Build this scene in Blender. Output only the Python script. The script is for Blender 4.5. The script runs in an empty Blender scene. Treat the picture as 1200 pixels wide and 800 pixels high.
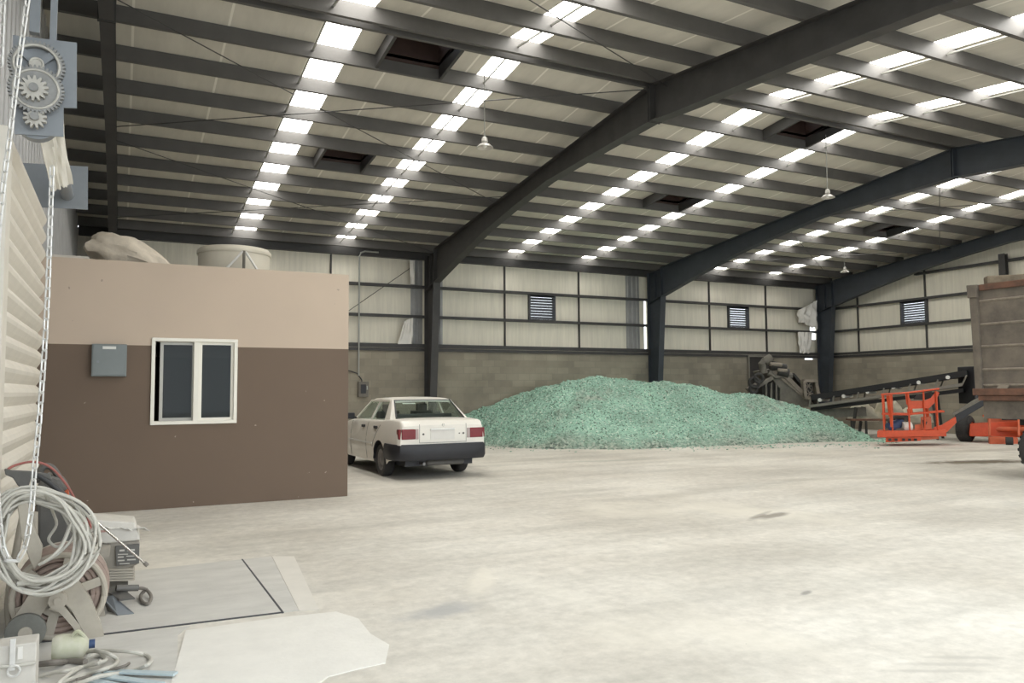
import bpy, bmesh, math, random
from mathutils import Vector, Matrix, noise as mnoise
random.seed(7)
V = Vector
C = bpy.context.scene.collection
PI = math.pi

# ------------------------------------------------------------------ camera model
YAW, PITCH, ROLL, FPX, CAMH = .466247, .0626955, -.00650767, 906.1, 1.5
cf = V((math.sin(YAW)*math.cos(PITCH), math.cos(YAW)*math.cos(PITCH), math.sin(PITCH)))
r0 = V((math.cos(YAW), -math.sin(YAW), 0)); u0 = r0.cross(cf)
cr = r0*math.cos(ROLL)+u0*math.sin(ROLL); cu = u0*math.cos(ROLL)-r0*math.sin(ROLL)
CAM = V((0, 0, CAMH))
def ray(px, py): return cf*FPX+cr*(px-600)-cu*(py-400)
def at_y(px, py, y): d = ray(px, py); return CAM+d*(y/d.y)
def at_x(px, py, x): d = ray(px, py); return CAM+d*(x/d.x)
def at_z(px, py, z=0.0): d = ray(px, py); return CAM+d*((z-CAMH)/d.z)
def at_f(px, py, f): return CAM+ray(px, py)*(f/FPX)

# ------------------------------------------------------------------ materials
def mat(name, col, rough=.7, metal=0.0, var=0.0, scale=6.0, stretch=(1, 1, 1), bump=0.0, bscale=40.0, col2=None, spec=.5, emit=None, estr=0):
    m = bpy.data.materials.new(name); m.use_nodes = True
    nt = m.node_tree; b = nt.nodes['Principled BSDF']
    b.inputs['Roughness'].default_value = rough; b.inputs['Metallic'].default_value = metal
    b.inputs['Specular IOR Level'].default_value = spec
    c = (*col, 1)
    b.inputs['Base Color'].default_value = c
    if var > 0 or bump > 0:
        tc = nt.nodes.new('ShaderNodeTexCoord'); mp = nt.nodes.new('ShaderNodeMapping')
        mp.inputs['Scale'].default_value = stretch
        nt.links.new(tc.outputs['Object'], mp.inputs['Vector'])
    if var > 0:
        n = nt.nodes.new('ShaderNodeTexNoise'); n.inputs['Scale'].default_value = scale; n.inputs['Detail'].default_value = 6
        n.inputs['Roughness'].default_value = .65
        nt.links.new(mp.outputs[0], n.inputs['Vector'])
        r = nt.nodes.new('ShaderNodeValToRGB')
        r.color_ramp.elements[0].position = .32; r.color_ramp.elements[1].position = .68
        lo = col2 if col2 else tuple(x*(1-var) for x in col)
        r.color_ramp.elements[0].color = (*lo, 1); r.color_ramp.elements[1].color = c
        nt.links.new(n.outputs['Fac'], r.inputs['Fac']); nt.links.new(r.outputs['Color'], b.inputs['Base Color'])
    if bump > 0:
        n2 = nt.nodes.new('ShaderNodeTexNoise'); n2.inputs['Scale'].default_value = bscale; n2.inputs['Detail'].default_value = 4
        nt.links.new(mp.outputs[0], n2.inputs['Vector'])
        bp = nt.nodes.new('ShaderNodeBump'); bp.inputs['Strength'].default_value = bump; bp.inputs['Distance'].default_value = .02
        nt.links.new(n2.outputs['Fac'], bp.inputs['Height']); nt.links.new(bp.outputs['Normal'], b.inputs['Normal'])
    if emit:
        b.inputs['Emission Color'].default_value = (*emit, 1); b.inputs['Emission Strength'].default_value = estr
    return m
def srgb(r, g, b): return tuple(((x/255)/12.92 if x/255 <= .04045 else ((x/255+.055)/1.055)**2.4) for x in (r, g, b))

M = {}
M['steel'] = mat('dark painted steel', (.052, .050, .048), .55, 0, .35, 3)
M['steel_blue'] = mat('blue grey painted steel', (.045, .054, .066), .5, 0, .3, 2)
M['purlin'] = mat('purlin steel', (.105, .10, .094), .55, 0, .25, 2)
M['insul'] = mat('foil insulation', (.78, .74, .62), .6, 0, .16, 2.2, (5, 5, .35), .25, 3)
M['deck'] = mat('roof insulation', (.66, .63, .55), .6, 0, .14, 1.4, (2.5, .5, 1), .2, 3)
M['cladding'] = mat('bare galvanised cladding', (.33, .33, .32), .45, .3, .2, 3)
M['leftclad'] = mat('light grey cladding', (.52, .52, .52), .45, .2, .15, 2)
M['door'] = mat('dusty white slat steel', (.70, .66, .58), .5, 0, .12, 3)
M['plate'] = mat('grey painted plate', (.25, .27, .29), .5, .2, .15, 3)
M['gear'] = mat('dusty cast gear', (.32, .32, .31), .5, .4, .25, 12)
M['gearlight'] = mat('worn gear rim', (.55, .53, .48), .5, .3, .2, 12)
M['chain'] = mat('galvanised chain', (.72, .71, .68), .35, .35, .15, 20)
M['white_car'] = mat('white car paint', (.80, .77, .70), .28, 0, .04, 2, spec=.6)
M['black_plastic'] = mat('black plastic', (.022, .023, .028), .5, 0, .2, 8)
M['rubber'] = mat('dusty rubber', (.045, .043, .042), .85, 0, .4, 8)
M['hub'] = mat('wheel steel', (.25, .24, .23), .45, .5, .2, 8)
M['redlens'] = mat('red lens', (.20, .012, .018), .2, 0, .2, 12)
M['clearlens'] = mat('clear lens', (.42, .33, .32), .2)
M['seat'] = mat('car seat cloth', (.10, .10, .095), .9, 0, .2, 8)
M['chrome'] = mat('bright steel', (.62, .61, .58), .25, .8)
M['orange'] = mat('orange lift paint', (.70, .095, .03), .45, 0, .22, 4)
M['orange_dull'] = mat('faded orange paint', (.62, .14, .06), .55, 0, .25, 4)
M['rust'] = mat('rusty steel', (.20, .095, .06), .8, .1, .5, 5, col2=(.085, .05, .035))
M['tub'] = mat('worn dump body steel', (.18, .152, .12), .75, .05, .4, 3, col2=(.095, .082, .068), bump=.2, bscale=12)
M['tubrib'] = mat('scraped rib steel', (.30, .26, .21), .65, .1, .35, 9)
M['wood'] = mat('grey timber', (.20, .16, .11), .85, 0, .4, 9)
M['machine'] = mat('dusty machine paint', (.20, .185, .155), .7, .1, .35, 5)
M['machine_dark'] = mat('dark machine steel', (.045, .043, .04), .6, .1, .4, 6)
M['belt'] = mat('black belt', (.012, .012, .013), .7)
M['alu'] = mat('galvanised frame', (.24, .225, .195), .55, .2, .2, 5)
M['canvas'] = mat('dusty canvas', (.68, .60, .49), .9, 0, .25, 5, bump=.4, bscale=14)
M['tarp'] = mat('beige tarp', (.70, .65, .52), .85, 0, .3, 4, bump=.4, bscale=10)
M['plastic_w'] = mat('white plastic film', (.74, .72, .67), .4, 0, .1, 5)
M['tank'] = mat('beige tank plastic', (.68, .63, .52), .45, 0, .1, 3)
M['alframe'] = mat('cream aluminium', (.82, .79, .70), .4)
M['sash'] = mat('grey aluminium sash', (.40, .39, .35), .4, .2)
M['breaker'] = mat('grey enamel box', (.20, .225, .225), .45, 0, .08, 3)
M['label'] = mat('white label', (.72, .72, .68), .6)
M['reel'] = mat('dusty beige plastic', (.44, .40, .33), .7, 0, .2, 6)
M['hose'] = mat('dusty pink hose', (.33, .25, .21), .75, 0, .25, 12)
M['cable'] = mat('grey cable', (.54, .52, .46), .65, 0, .18, 14)
M['cable_dark'] = mat('dark cable', (.20, .18, .155), .7, 0, .25, 14)
M['redhose'] = mat('red hose', (.36, .12, .10), .6, 0, .2, 9)
M['dustwheel'] = mat('dusty grey wheel', (.17, .17, .15), .8, 0, .3, 8)
M['engine'] = mat('dusty beige engine casing', (.34, .31, .26), .7, 0, .3, 6)
M['lance'] = mat('black rubber grip', (.03, .03, .03), .5)
M['darkgrey'] = mat('dark grey plastic', (.125, .12, .11), .6, 0, .3, 7)
M['jug'] = mat('translucent jug', (.56, .54, .46), .4, 0, .25, 8, col2=(.44, .45, .31))
M['blue'] = mat('blue casing', (.035, .07, .17), .5, 0, .3, 9)
M['strip'] = mat('pale blue strip', (.46, .55, .58), .35, 0, .15, 9)
M['boxwhite'] = mat('dusty white box', (.62, .59, .53), .6, 0, .2, 6)
M['green_gravel'] = None
M['vent'] = mat('dark duct steel', (.06, .036, .03), .6, .1, .3, 4)
M['louvre'] = mat('louvre slat', (.05, .052, .058), .5)
M['gap'] = M['steel']
M['conduit'] = mat('zinc conduit', (.36, .36, .33), .4, .5)
M['joint'] = mat('dark joint', (.07, .07, .075), .9)
M['floor_grey'] = mat('grey concrete slab', (.58, .565, .525), .8, 0, .18, 2.2, (1, 2.2, 1), bump=.1, bscale=30)
M['floor_light'] = mat('pale concrete slab', (.74, .72, .665), .8, 0, .10, 3.5, bump=.1, bscale=30)
M['floor_cream'] = mat('cream concrete strip', (.66, .63, .57), .8, 0, .08, 4.0)
M['lampwhite'] = mat('lamp shade', (.52, .50, .46), .4, .3)
M['darkdoor'] = mat('dark door', (.035, .032, .03), .6, 0, .3, 4)

def add_seams(m, axis, period, width, col):
    nt = m.node_tree; b = nt.nodes['Principled BSDF']; src = b.inputs['Base Color'].links[0].from_socket
    g = nt.nodes.new('ShaderNodeTexCoord'); sp = nt.nodes.new('ShaderNodeSeparateXYZ'); nt.links.new(g.outputs['Object'], sp.inputs[0])
    fr = nt.nodes.new('ShaderNodeMath'); fr.operation = 'WRAP'; fr.inputs[1].default_value = 0; fr.inputs[2].default_value = period; nt.links.new(sp.outputs[axis], fr.inputs[0])
    lt = nt.nodes.new('ShaderNodeMath'); lt.operation = 'LESS_THAN'; lt.inputs[1].default_value = width; nt.links.new(fr.outputs[0], lt.inputs[0])
    mx = nt.nodes.new('ShaderNodeMix'); mx.data_type = 'RGBA'; mx.inputs[7].default_value = (*col, 1)
    nt.links.new(lt.outputs[0], mx.inputs[0]); nt.links.new(src, mx.inputs[6]); nt.links.new(mx.outputs[2], b.inputs['Base Color'])
add_seams(M['deck'], 0, 1.22, .035, (.84, .81, .73))
def skylight_mat():
    m = bpy.data.materials.new('lit skylight sheet'); m.use_nodes = True
    b = m.node_tree.nodes['Principled BSDF']
    b.inputs['Base Color'].default_value = (.8, .8, .8, 1)
    b.inputs['Emission Color'].default_value = (1.0, .975, .92, 1); b.inputs['Emission Strength'].default_value = 9.5
    return m
M['sky'] = skylight_mat()

def glass_mat(name, tint, alpha_mix=.6, ior=1.5):
    m = bpy.data.materials.new(name); m.use_nodes = True
    nt = m.node_tree; nt.nodes.clear()
    o = nt.nodes.new('ShaderNodeOutputMaterial'); tr = nt.nodes.new('ShaderNodeBsdfTransparent'); gl = nt.nodes.new('ShaderNodeBsdfGlossy')
    df = nt.nodes.new('ShaderNodeBsdfDiffuse'); df.inputs['Color'].default_value = (.03, .04, .04, 1)
    tr.inputs['Color'].default_value = (*tint, 1); gl.inputs['Roughness'].default_value = .03
    fr0 = nt.nodes.new('ShaderNodeFresnel'); fr0.inputs['IOR'].default_value = ior
    ge = nt.nodes.new('ShaderNodeNewGeometry'); iv = nt.nodes.new('ShaderNodeMath'); iv.operation = 'SUBTRACT'; iv.inputs[0].default_value = 1; nt.links.new(ge.outputs['Backfacing'], iv.inputs[1])
    fr = nt.nodes.new('ShaderNodeMath'); fr.operation = 'MULTIPLY'; nt.links.new(fr0.outputs[0], fr.inputs[0]); nt.links.new(iv.outputs[0], fr.inputs[1])
    mx0 = nt.nodes.new('ShaderNodeMixShader'); mx0.inputs[0].default_value = alpha_mix
    nt.links.new(df.outputs[0], mx0.inputs[1]); nt.links.new(tr.outputs[0], mx0.inputs[2])
    mx = nt.nodes.new('ShaderNodeMixShader')
    nt.links.new(fr.outputs[0], mx.inputs[0]); nt.links.new(mx0.outputs[0], mx.inputs[1]); nt.links.new(gl.outputs[0], mx.inputs[2])
    nt.links.new(mx.outputs[0], o.inputs['Surface'])
    return m
M['glass'] = glass_mat('car glass', (.90, .94, .92), .98)
M['window_glass'] = glass_mat('window glass', (.6, .58, .52), .5, 1.32)

def block_mat(horizontal_axis):
    m = bpy.data.materials.new('concrete block wall'); m.use_nodes = True
    nt = m.node_tree; b = nt.nodes['Principled BSDF']; b.inputs['Roughness'].default_value = .9
    tc = nt.nodes.new('ShaderNodeTexCoord'); sp = nt.nodes.new('ShaderNodeSeparateXYZ'); cb = nt.nodes.new('ShaderNodeCombineXYZ')
    nt.links.new(tc.outputs['Object'], sp.inputs[0])
    nt.links.new(sp.outputs[horizontal_axis], cb.inputs[0]); nt.links.new(sp.outputs[2], cb.inputs[1])
    br = nt.nodes.new('ShaderNodeTexBrick'); br.inputs['Scale'].default_value = 1
    br.inputs['Brick Width'].default_value = .4; br.inputs['Row Height'].default_value = .2; br.inputs['Mortar Size'].default_value = .007
    br.inputs['Color1'].default_value = (.30, .27, .215, 1); br.inputs['Color2'].default_value = (.24, .215, .175, 1); br.inputs['Mortar'].default_value = (.24, .22, .18, 1)
    nt.links.new(cb.outputs[0], br.inputs['Vector'])
    n = nt.nodes.new('ShaderNodeTexNoise'); n.inputs['Scale'].default_value = 1.3; n.inputs['Detail'].default_value = 7
    nt.links.new(tc.outputs['Object'], n.inputs['Vector'])
    r = nt.nodes.new('ShaderNodeValToRGB'); r.color_ramp.elements[0].color = (.80, .80, .78, 1); r.color_ramp.elements[1].color = (1.22, 1.22, 1.18, 1)
    r.color_ramp.elements[0].position = .3; r.color_ramp.elements[1].position = .75
    nt.links.new(n.outputs['Fac'], r.inputs['Fac'])
    mx = nt.nodes.new('ShaderNodeMix'); mx.data_type = 'RGBA'; mx.blend_type = 'MULTIPLY'; mx.inputs[0].default_value = 1
    nt.links.new(br.outputs['Color'], mx.inputs[6]); nt.links.new(r.outputs['Color'], mx.inputs[7])
    nt.links.new(mx.outputs[2], b.inputs['Base Color'])
    bp = nt.nodes.new('ShaderNodeBump'); bp.inputs['Strength'].default_value = .35; bp.inputs['Distance'].default_value = .02
    nt.links.new(n.outputs['Fac'], bp.inputs['Height']); nt.links.new(bp.outputs[0], b.inputs['Normal'])
    return m

def two_tone_mat(zline):
    m = bpy.data.materials.new('two tone plaster'); m.use_nodes = True
    nt = m.node_tree; b = nt.nodes['Principled BSDF']; b.inputs['Roughness'].default_value = .75
    g = nt.nodes.new('ShaderNodeNewGeometry'); sp = nt.nodes.new('ShaderNodeSeparateXYZ'); nt.links.new(g.outputs['Position'], sp.inputs[0])
    c = nt.nodes.new('ShaderNodeMath'); c.operation = 'GREATER_THAN'; c.inputs[1].default_value = zline; nt.links.new(sp.outputs[2], c.inputs[0])
    n = nt.nodes.new('ShaderNodeTexNoise'); n.inputs['Scale'].default_value = 1.1; n.inputs['Detail'].default_value = 5; nt.links.new(g.outputs['Position'], n.inputs['Vector'])
    r = nt.nodes.new('ShaderNodeValToRGB'); r.color_ramp.elements[0].color = (.9, .9, .9, 1); r.color_ramp.elements[1].color = (1.06, 1.06, 1.06, 1)
    nt.links.new(n.outputs['Fac'], r.inputs['Fac'])
    mx = nt.nodes.new('ShaderNodeMix'); mx.data_type = 'RGBA'
    mx.inputs[6].default_value = (.158, .112, .080, 1); mx.inputs[7].default_value = (.55, .445, .35, 1)
    nt.links.new(c.outputs[0], mx.inputs[0])
    # small scuffs
    sc = nt.nodes.new('ShaderNodeTexNoise'); sc.inputs['Scale'].default_value = 9; sc.inputs['Detail'].default_value = 2; nt.links.new(g.outputs['Position'], sc.inputs['Vector'])
    st = nt.nodes.new('ShaderNodeMath'); st.operation = 'GREATER_THAN'; st.inputs[1].default_value = .775; nt.links.new(sc.outputs['Fac'], st.inputs[0])
    ml = nt.nodes.new('ShaderNodeMix'); ml.data_type = 'RGBA'; ml.blend_type = 'MULTIPLY'; ml.inputs[0].default_value = 1
    nt.links.new(mx.outputs[2], ml.inputs[6]); nt.links.new(r.outputs[0], ml.inputs[7])
    m2 = nt.nodes.new('ShaderNodeMix'); m2.data_type = 'RGBA'; m2.inputs[7].default_value = (.36, .29, .24, 1)
    nt.links.new(st.outputs[0], m2.inputs[0]); nt.links.new(ml.outputs[2], m2.inputs[6])
    nt.links.new(m2.outputs[2], b.inputs['Base Color'])
    return m

def floor_mat():
    m = bpy.data.materials.new('dusty concrete floor'); m.use_nodes = True
    nt = m.node_tree; b = nt.nodes['Principled BSDF']; b.inputs['Roughness'].default_value = .85; b.inputs['Specular IOR Level'].default_value = .3
    L = nt.links.new
    g = nt.nodes.new('ShaderNodeNewGeometry')
    def noise(scale, detail, st=(1, 1, 1), rough=.6):
        mp = nt.nodes.new('ShaderNodeMapping'); mp.inputs['Scale'].default_value = st; L(g.outputs['Position'], mp.inputs[0])
        n = nt.nodes.new('ShaderNodeTexNoise'); n.inputs['Scale'].default_value = scale; n.inputs['Detail'].default_value = detail; n.inputs['Roughness'].default_value = rough
        L(mp.outputs[0], n.inputs['Vector']); return n.outputs['Fac']
    def ramp(fac, p0, c0, p1, c1):
        r = nt.nodes.new('ShaderNodeValToRGB'); e = r.color_ramp.elements
        e[0].position, e[1].position = p0, p1; e[0].color = (*c0, 1); e[1].color = (*c1, 1); L(fac, r.inputs[0]); return r.outputs[0]
    def mix(fac, a, bb, mode='MIX'):
        x = nt.nodes.new('ShaderNodeMix'); x.data_type = 'RGBA'; x.blend_type = mode
        if isinstance(fac, (int, float)): x.inputs[0].default_value = fac
        else: L(fac, x.inputs[0])
        for i, s in ((6, a), (7, bb)):
            if isinstance(s, tuple): x.inputs[i].default_value = (*s, 1)
            else: L(s, x.inputs[i])
        return x.outputs[2]
    base = ramp(noise(.45, 6), .36, (.545, .515, .46), .64, (.68, .655, .60))
    streak = ramp(noise(.9, 6, (.35, 1.6, 1)), .36, (.87, .87, .865), .60, (1.05, 1.045, 1.04))
    c = mix(1.0, base, streak, 'MULTIPLY')
    fine = ramp(noise(9, 5, rough=.7), .33, (.86, .86, .85), .67, (1.07, 1.07, 1.06))
    c = mix(1.0, c, fine, 'MULTIPLY')
    dust = ramp(noise(.33, 5, (1, .6, 1)), .55, (0, 0, 0), .72, (1, 1, 1))
    c = mix(dust, c, (.70, .665, .58))
    spots = ramp(noise(3.2, 3), .74, (0, 0, 0), .80, (.55, .55, .55))
    c = mix(spots, c, (.30, .28, .245))
    specks = ramp(noise(17, 2), .77, (0, 0, 0), .80, (.7, .7, .7))
    c = mix(specks, c, (.25, .235, .20))
    # oil stains, drag marks and a darker oval by the car, each its own shape
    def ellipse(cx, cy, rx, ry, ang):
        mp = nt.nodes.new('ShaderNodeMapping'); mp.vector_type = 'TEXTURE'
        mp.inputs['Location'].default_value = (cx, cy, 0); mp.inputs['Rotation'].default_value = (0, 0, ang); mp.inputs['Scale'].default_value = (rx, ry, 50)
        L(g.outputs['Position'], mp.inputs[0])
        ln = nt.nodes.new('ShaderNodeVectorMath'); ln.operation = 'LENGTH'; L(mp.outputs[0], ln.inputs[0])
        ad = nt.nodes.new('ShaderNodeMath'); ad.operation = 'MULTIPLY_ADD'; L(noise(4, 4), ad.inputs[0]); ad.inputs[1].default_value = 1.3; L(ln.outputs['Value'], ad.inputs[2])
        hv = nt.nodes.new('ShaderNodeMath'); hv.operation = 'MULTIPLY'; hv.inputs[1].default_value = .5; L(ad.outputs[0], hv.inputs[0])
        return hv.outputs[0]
    for (cx, cy, rx, ry, a, amt, col) in FLOOR_MARKS:
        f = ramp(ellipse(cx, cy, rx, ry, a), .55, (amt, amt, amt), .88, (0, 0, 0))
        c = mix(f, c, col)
    L(c, b.inputs['Base Color'])
    bp = nt.nodes.new('ShaderNodeBump'); bp.inputs['Strength'].default_value = .12; bp.inputs['Distance'].default_value = .02
    L(noise(14, 6, rough=.7), bp.inputs['Height']); L(bp.outputs[0], b.inputs['Normal'])
    return m

# ------------------------------------------------------------------ mesh builder
class MB:
    def __init__(s, T=None): s.v = []; s.f = []; s.T = T
    def add(s, vs, fs):
        o = len(s.v); s.v += [V(p) for p in vs]; s.f += [tuple(i+o for i in f) for f in fs]; return s
    def box(s, lo, hi):
        x0, y0, z0 = lo; x1, y1, z1 = hi
        return s.add([(x0,y0,z0),(x1,y0,z0),(x1,y1,z0),(x0,y1,z0),(x0,y0,z1),(x1,y0,z1),(x1,y1,z1),(x0,y1,z1)],
                     [(0,3,2,1),(4,5,6,7),(0,1,5,4),(1,2,6,5),(2,3,7,6),(3,0,4,7)])
    def cbox(s, c, ax, ay, az):            # centre and three half axes
        c, ax, ay, az = V(c), V(ax), V(ay), V(az)
        p = [c+ax*i+ay*j+az*k for k in (-1, 1) for (i, j) in ((-1,-1),(1,-1),(1,1),(-1,1))]
        return s.add(p, [(0,3,2,1),(4,5,6,7),(0,1,5,4),(1,2,6,5),(2,3,7,6),(3,0,4,7)])
    def beam(s, p, q, w, h, up=(0, 0, 1)):
        p, q = V(p), V(q); d = (q-p); n = d.normalized(); u = V(up)
        a = n.cross(u)
        if a.length < 1e-4: a = n.cross(V((0, 1, 0)))
        a.normalize(); b = a.cross(n).normalized()
        return s.cbox((p+q)/2, d/2, a*w/2, b*h/2)
    def prism(s, poly, ext):               # poly: 3-D points of a planar outline, ext: vector
        n = len(poly); e = V(ext); P = [V(p) for p in poly]
        return s.add(P+[p+e for p in P], [tuple(range(n-1, -1, -1)), tuple(range(n, 2*n))]+[(i, (i+1) % n, n+(i+1) % n, n+i) for i in range(n)])
    def loft(s, rings, closed=True, caps=True):
        n = len(rings[0]); vs = [p for r in rings for p in r]; fs = []
        for k in range(len(rings)-1):
            for i in range(n if closed else n-1):
                j = (i+1) % n; fs.append((k*n+i, k*n+j, (k+1)*n+j, (k+1)*n+i))
        if caps and closed: fs += [tuple(range(n-1, -1, -1)), tuple((len(rings)-1)*n+i for i in range(n))]
        return s.add(vs, fs)
    def tube(s, pts, r, n=8, closed=False):
        P = [V(p) for p in pts]; R = []
        m = len(P); ref = V((.13, .27, .95))
        for i, p in enumerate(P):
            t = (P[(i+1) % m]-P[i-1]) if (closed or 0 < i < m-1) else (P[1]-P[0] if i == 0 else P[-1]-P[-2])
            t.normalize(); a = t.cross(ref)
            if a.length < .1: a = t.cross(V((1, 0, 0)))
            a.normalize(); b = t.cross(a); rr = r[i] if isinstance(r, (list, tuple)) else r
            R.append([p+a*math.cos(2*PI*k/n)*rr+b*math.sin(2*PI*k/n)*rr for k in range(n)])
        if closed: R.append(R[0]); return s.loft(R, True, False)
        return s.loft(R)
    def cyl(s, p, q, r, n=20, r2=None): return s.tube([p, q], [r, r if r2 is None else r2], n)
    def lathe(s, c, axis, prof, n=24):     # prof: (radius, along)
        c, ax = V(c), V(axis).normalized(); a = ax.cross(V((.1, .3, .9)) if abs(ax.z) < .9 else V((1, 0, 0))).normalized(); b = ax.cross(a)
        return s.loft([[c+ax*h+(a*math.cos(2*PI*k/n)+b*math.sin(2*PI*k/n))*max(r, 1e-4) for k in range(n)] for r, h in prof])
    def tor(s, c, axis, R, r, n=32, k=8):
        c, ax = V(c), V(axis).normalized(); a = ax.cross(V((.1, .3, .9)) if abs(ax.z) < .9 else V((1, 0, 0))).normalized(); b = ax.cross(a)
        return s.tube([c+(a*math.cos(2*PI*i/n)+b*math.sin(2*PI*i/n))*R for i in range(n)], r, k, True)
    def build(s, name, m, parent=None, smooth=False, bevel=0, origin=None):
        vs = [s.T @ p for p in s.v] if s.T else s.v
        if parent is not None: o = V(parent['_w']) if '_w' in parent else V((0, 0, 0))
        elif origin is not None: o = V(origin)
        else: o = V((0, 0, 0))
        me = bpy.data.meshes.new(name)
        me.from_pydata([tuple(p-o) for p in vs], [], s.f); me.update()
        bm = bmesh.new(); bm.from_mesh(me); bmesh.ops.recalc_face_normals(bm, faces=bm.faces); bm.to_mesh(me); bm.free()
        me.materials.append(m)
        if smooth:
            for p in me.polygons: p.use_smooth = True
            me.set_sharp_from_angle(angle=math.radians(40))
        ob = bpy.data.objects.new(name, me); C.objects.link(ob)
        if parent is not None: ob.parent = parent; ob['_w'] = tuple(o)
        else: ob.location = o; ob['_w'] = tuple(o)
        if bevel:
            md = ob.modifiers.new('edge', 'BEVEL'); md.width = bevel; md.segments = 2; md.limit_method = 'ANGLE'
        return ob

def tag(o, label, cat, group=None, kind=None):
    o['label'] = label; o['category'] = cat
    if group: o['group'] = group
    if kind: o['kind'] = kind
    return o
def thing(name, label, cat, loc=(0, 0, 0), group=None, kind=None):
    o = bpy.data.objects.new(name, None); C.objects.link(o); o.location = loc; o['_w'] = tuple(loc); o.empty_display_size = .1
    return tag(o, label, cat, group, kind)
def struct(o, label, cat, group=None): return tag(o, label, cat, group, 'structure')
def copy_tree(o, parent=None):
    c = o.copy(); C.objects.link(c); c.parent = parent
    for ch in list(o.children): copy_tree(ch, c)
    return c
def blob(c, r, seed, amp=.25, freq=2.0, n=24, m=16, flat=None):   # lumpy closed body
    c = V(c); mb = MB(); rings = []
    for j in range(m+1):
        th = PI*j/m; ring = []
        for i in range(n):
            ph = 2*PI*i/n
            d = V((math.sin(th)*math.cos(ph), math.sin(th)*math.sin(ph), math.cos(th)))
            k = 1+amp*mnoise.noise(d*freq+V((seed*3.1, seed, 7)))+amp*.4*mnoise.noise(d*freq*3+V((seed, 2, seed)))
            p = V((d.x*r[0], d.y*r[1], d.z*r[2]))*k
            if flat is not None and p.z < flat: p.z = flat
            ring.append(c+p)
        rings.append(ring)
    mb.loft(rings, True, True); return mb

# ------------------------------------------------------------------ building dimensions
K = 8/7
FRX = [-.27, 7.86, 15.79, 23.70]     # frames
YB, XR, XL = 21.06, 24.01, -1.08         # inner faces of girts / walls
RIDGE = 10.25
PB0 = 7.694
def pbot(y): return PB0-.108*y if y >= RIDGE else PB0-.108*RIDGE-.108*(RIDGE-y)
PD = .225                                 # purlin depth
def deck(y): return pbot(y)+PD
YF = .5
PURL = [RIDGE+.11]+[RIDGE+1.13+1.052*i for i in range(9)]+[20.74]
PURN = [RIDGE-.11]+[RIDGE-1.13-1.075*i for i in range(8)]

# ------------------------------------------------------------------ floor
FLOOR_MARKS = []
for (px, py, rx, ry, a, amt, col) in [
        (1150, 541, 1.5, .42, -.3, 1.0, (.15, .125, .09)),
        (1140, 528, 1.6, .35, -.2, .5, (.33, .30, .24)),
        (905, 604, .35, .11, .3, .8, (.22, .20, .17)),
        (890, 604, .45, .06, .5, .6, (.22, .20, .17)),
        (680, 575, .9, .22, .0, .35, (.38, .36, .31)),
        (520, 715, .34, .16, .2, .7, (.34, .34, .34)),
        (520, 545, .6, 1.3, .1, .55, (.30, .28, .25)),  # darker oval of floor, partly under the car
        (820, 575, 1.6, .25, .3, .35, (.43, .40, .34)),
        (1000, 560, 1.8, .22, -.3, .4, (.42, .39, .33)),
        (700, 540, 1.2, .16, -.2, .45, (.40, .42, .36)),
        (945, 694, .09, .03, .4, .8, (.25, .24, .22)),
        (1110, 778, .30, .035, -.5, .55, (.42, .40, .36)),
        (1100, 786, .30, .03, -.5, .55, (.42, .40, .36)),
        (1130, 770, .25, .03, -.5, .5, (.42, .40, .36)),
        (560, 690, .9, .13, 1.2, .35, (.45, .43, .38)),
        (640, 690, .16, .9, .1, .30, (.75, .72, .64)),
        (565, 680, .12, .55, -.5, .6, (.76, .72, .63)),
        (250, 612, 1.6, .16, 0, .35, (.45, .43, .38))]:
    q = at_z(px, py); FLOOR_MARKS.append((q.x, q.y, rx, ry, a, amt, col))
fl = MB()
nx, ny = 2, 2
fl.box((XL-.3, -7, -.2), (XR+.4, YB+.4, 0))
o = fl.build('floor', floor_mat()); struct(o, 'dusty pale concrete floor of the warehouse', 'floor')

# grey slab with dark sawn joints, pale slab in front, cream strip
def slab(name, pts, z0, z1, m, label):
    o = MB().prism([(x, y, z0) for x, y in pts], (0, 0, z1-z0)).build(name, m); struct(o, label, 'floor slab'); return o
slab('floor_slab', [(-.72, 5.57), (1.112, 5.49), (1.245, 7.37), (-.70, 7.30)], -.02, .006, M['floor_grey'], 'grey concrete slab with dark joints in front of the cabin')
slab('floor_slab', [(-.72, 3.0), (.20, 3.0), (.34, 5.30), (.42, 5.46), (-.72, 5.54)], -.02, .004, M['floor_grey'], 'grey concrete slab under the tangled cables by the roller door')
pale = [(.23, 3.6), (.26, 4.46), (.39, 5.36), (.95, 5.37), (1.33, 5.33), (1.42, 5.1), (1.40, 4.75), (1.44, 4.5), (1.36, 4.3), (1.33, 4.22), (1.18, 4.2), (1.0, 4.16), (.93, 4.08), (.8, 3.9), (.62, 3.75), (.45, 3.6)]
slab('floor_slab', pale, -.02, .007, M['floor_light'], 'pale broken edged concrete slab in the foreground')
slab('floor_slab', [(1.115, 5.48), (1.24, 5.44), (1.43, 7.28), (1.25, 7.38)], -.02, .004, M['floor_cream'], 'narrow cream concrete strip beside the grey slab')
jm = MB()
jm.prism([(-.72, 5.540, .0), (1.0, 5.485, .0), (1.0, 5.497, .0), (-.72, 5.555, .0)], (0, 0, .008))
jm.prism([(.998, 5.48, .0), (1.012, 5.48, .0), (.996, 7.37, .0), (.984, 7.37, .0)], (0, 0, .008))
o = jm.build('floor_joint', M['joint']); struct(o, 'dark joint lines along two edges of the grey concrete slab', 'floor joint')

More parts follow.
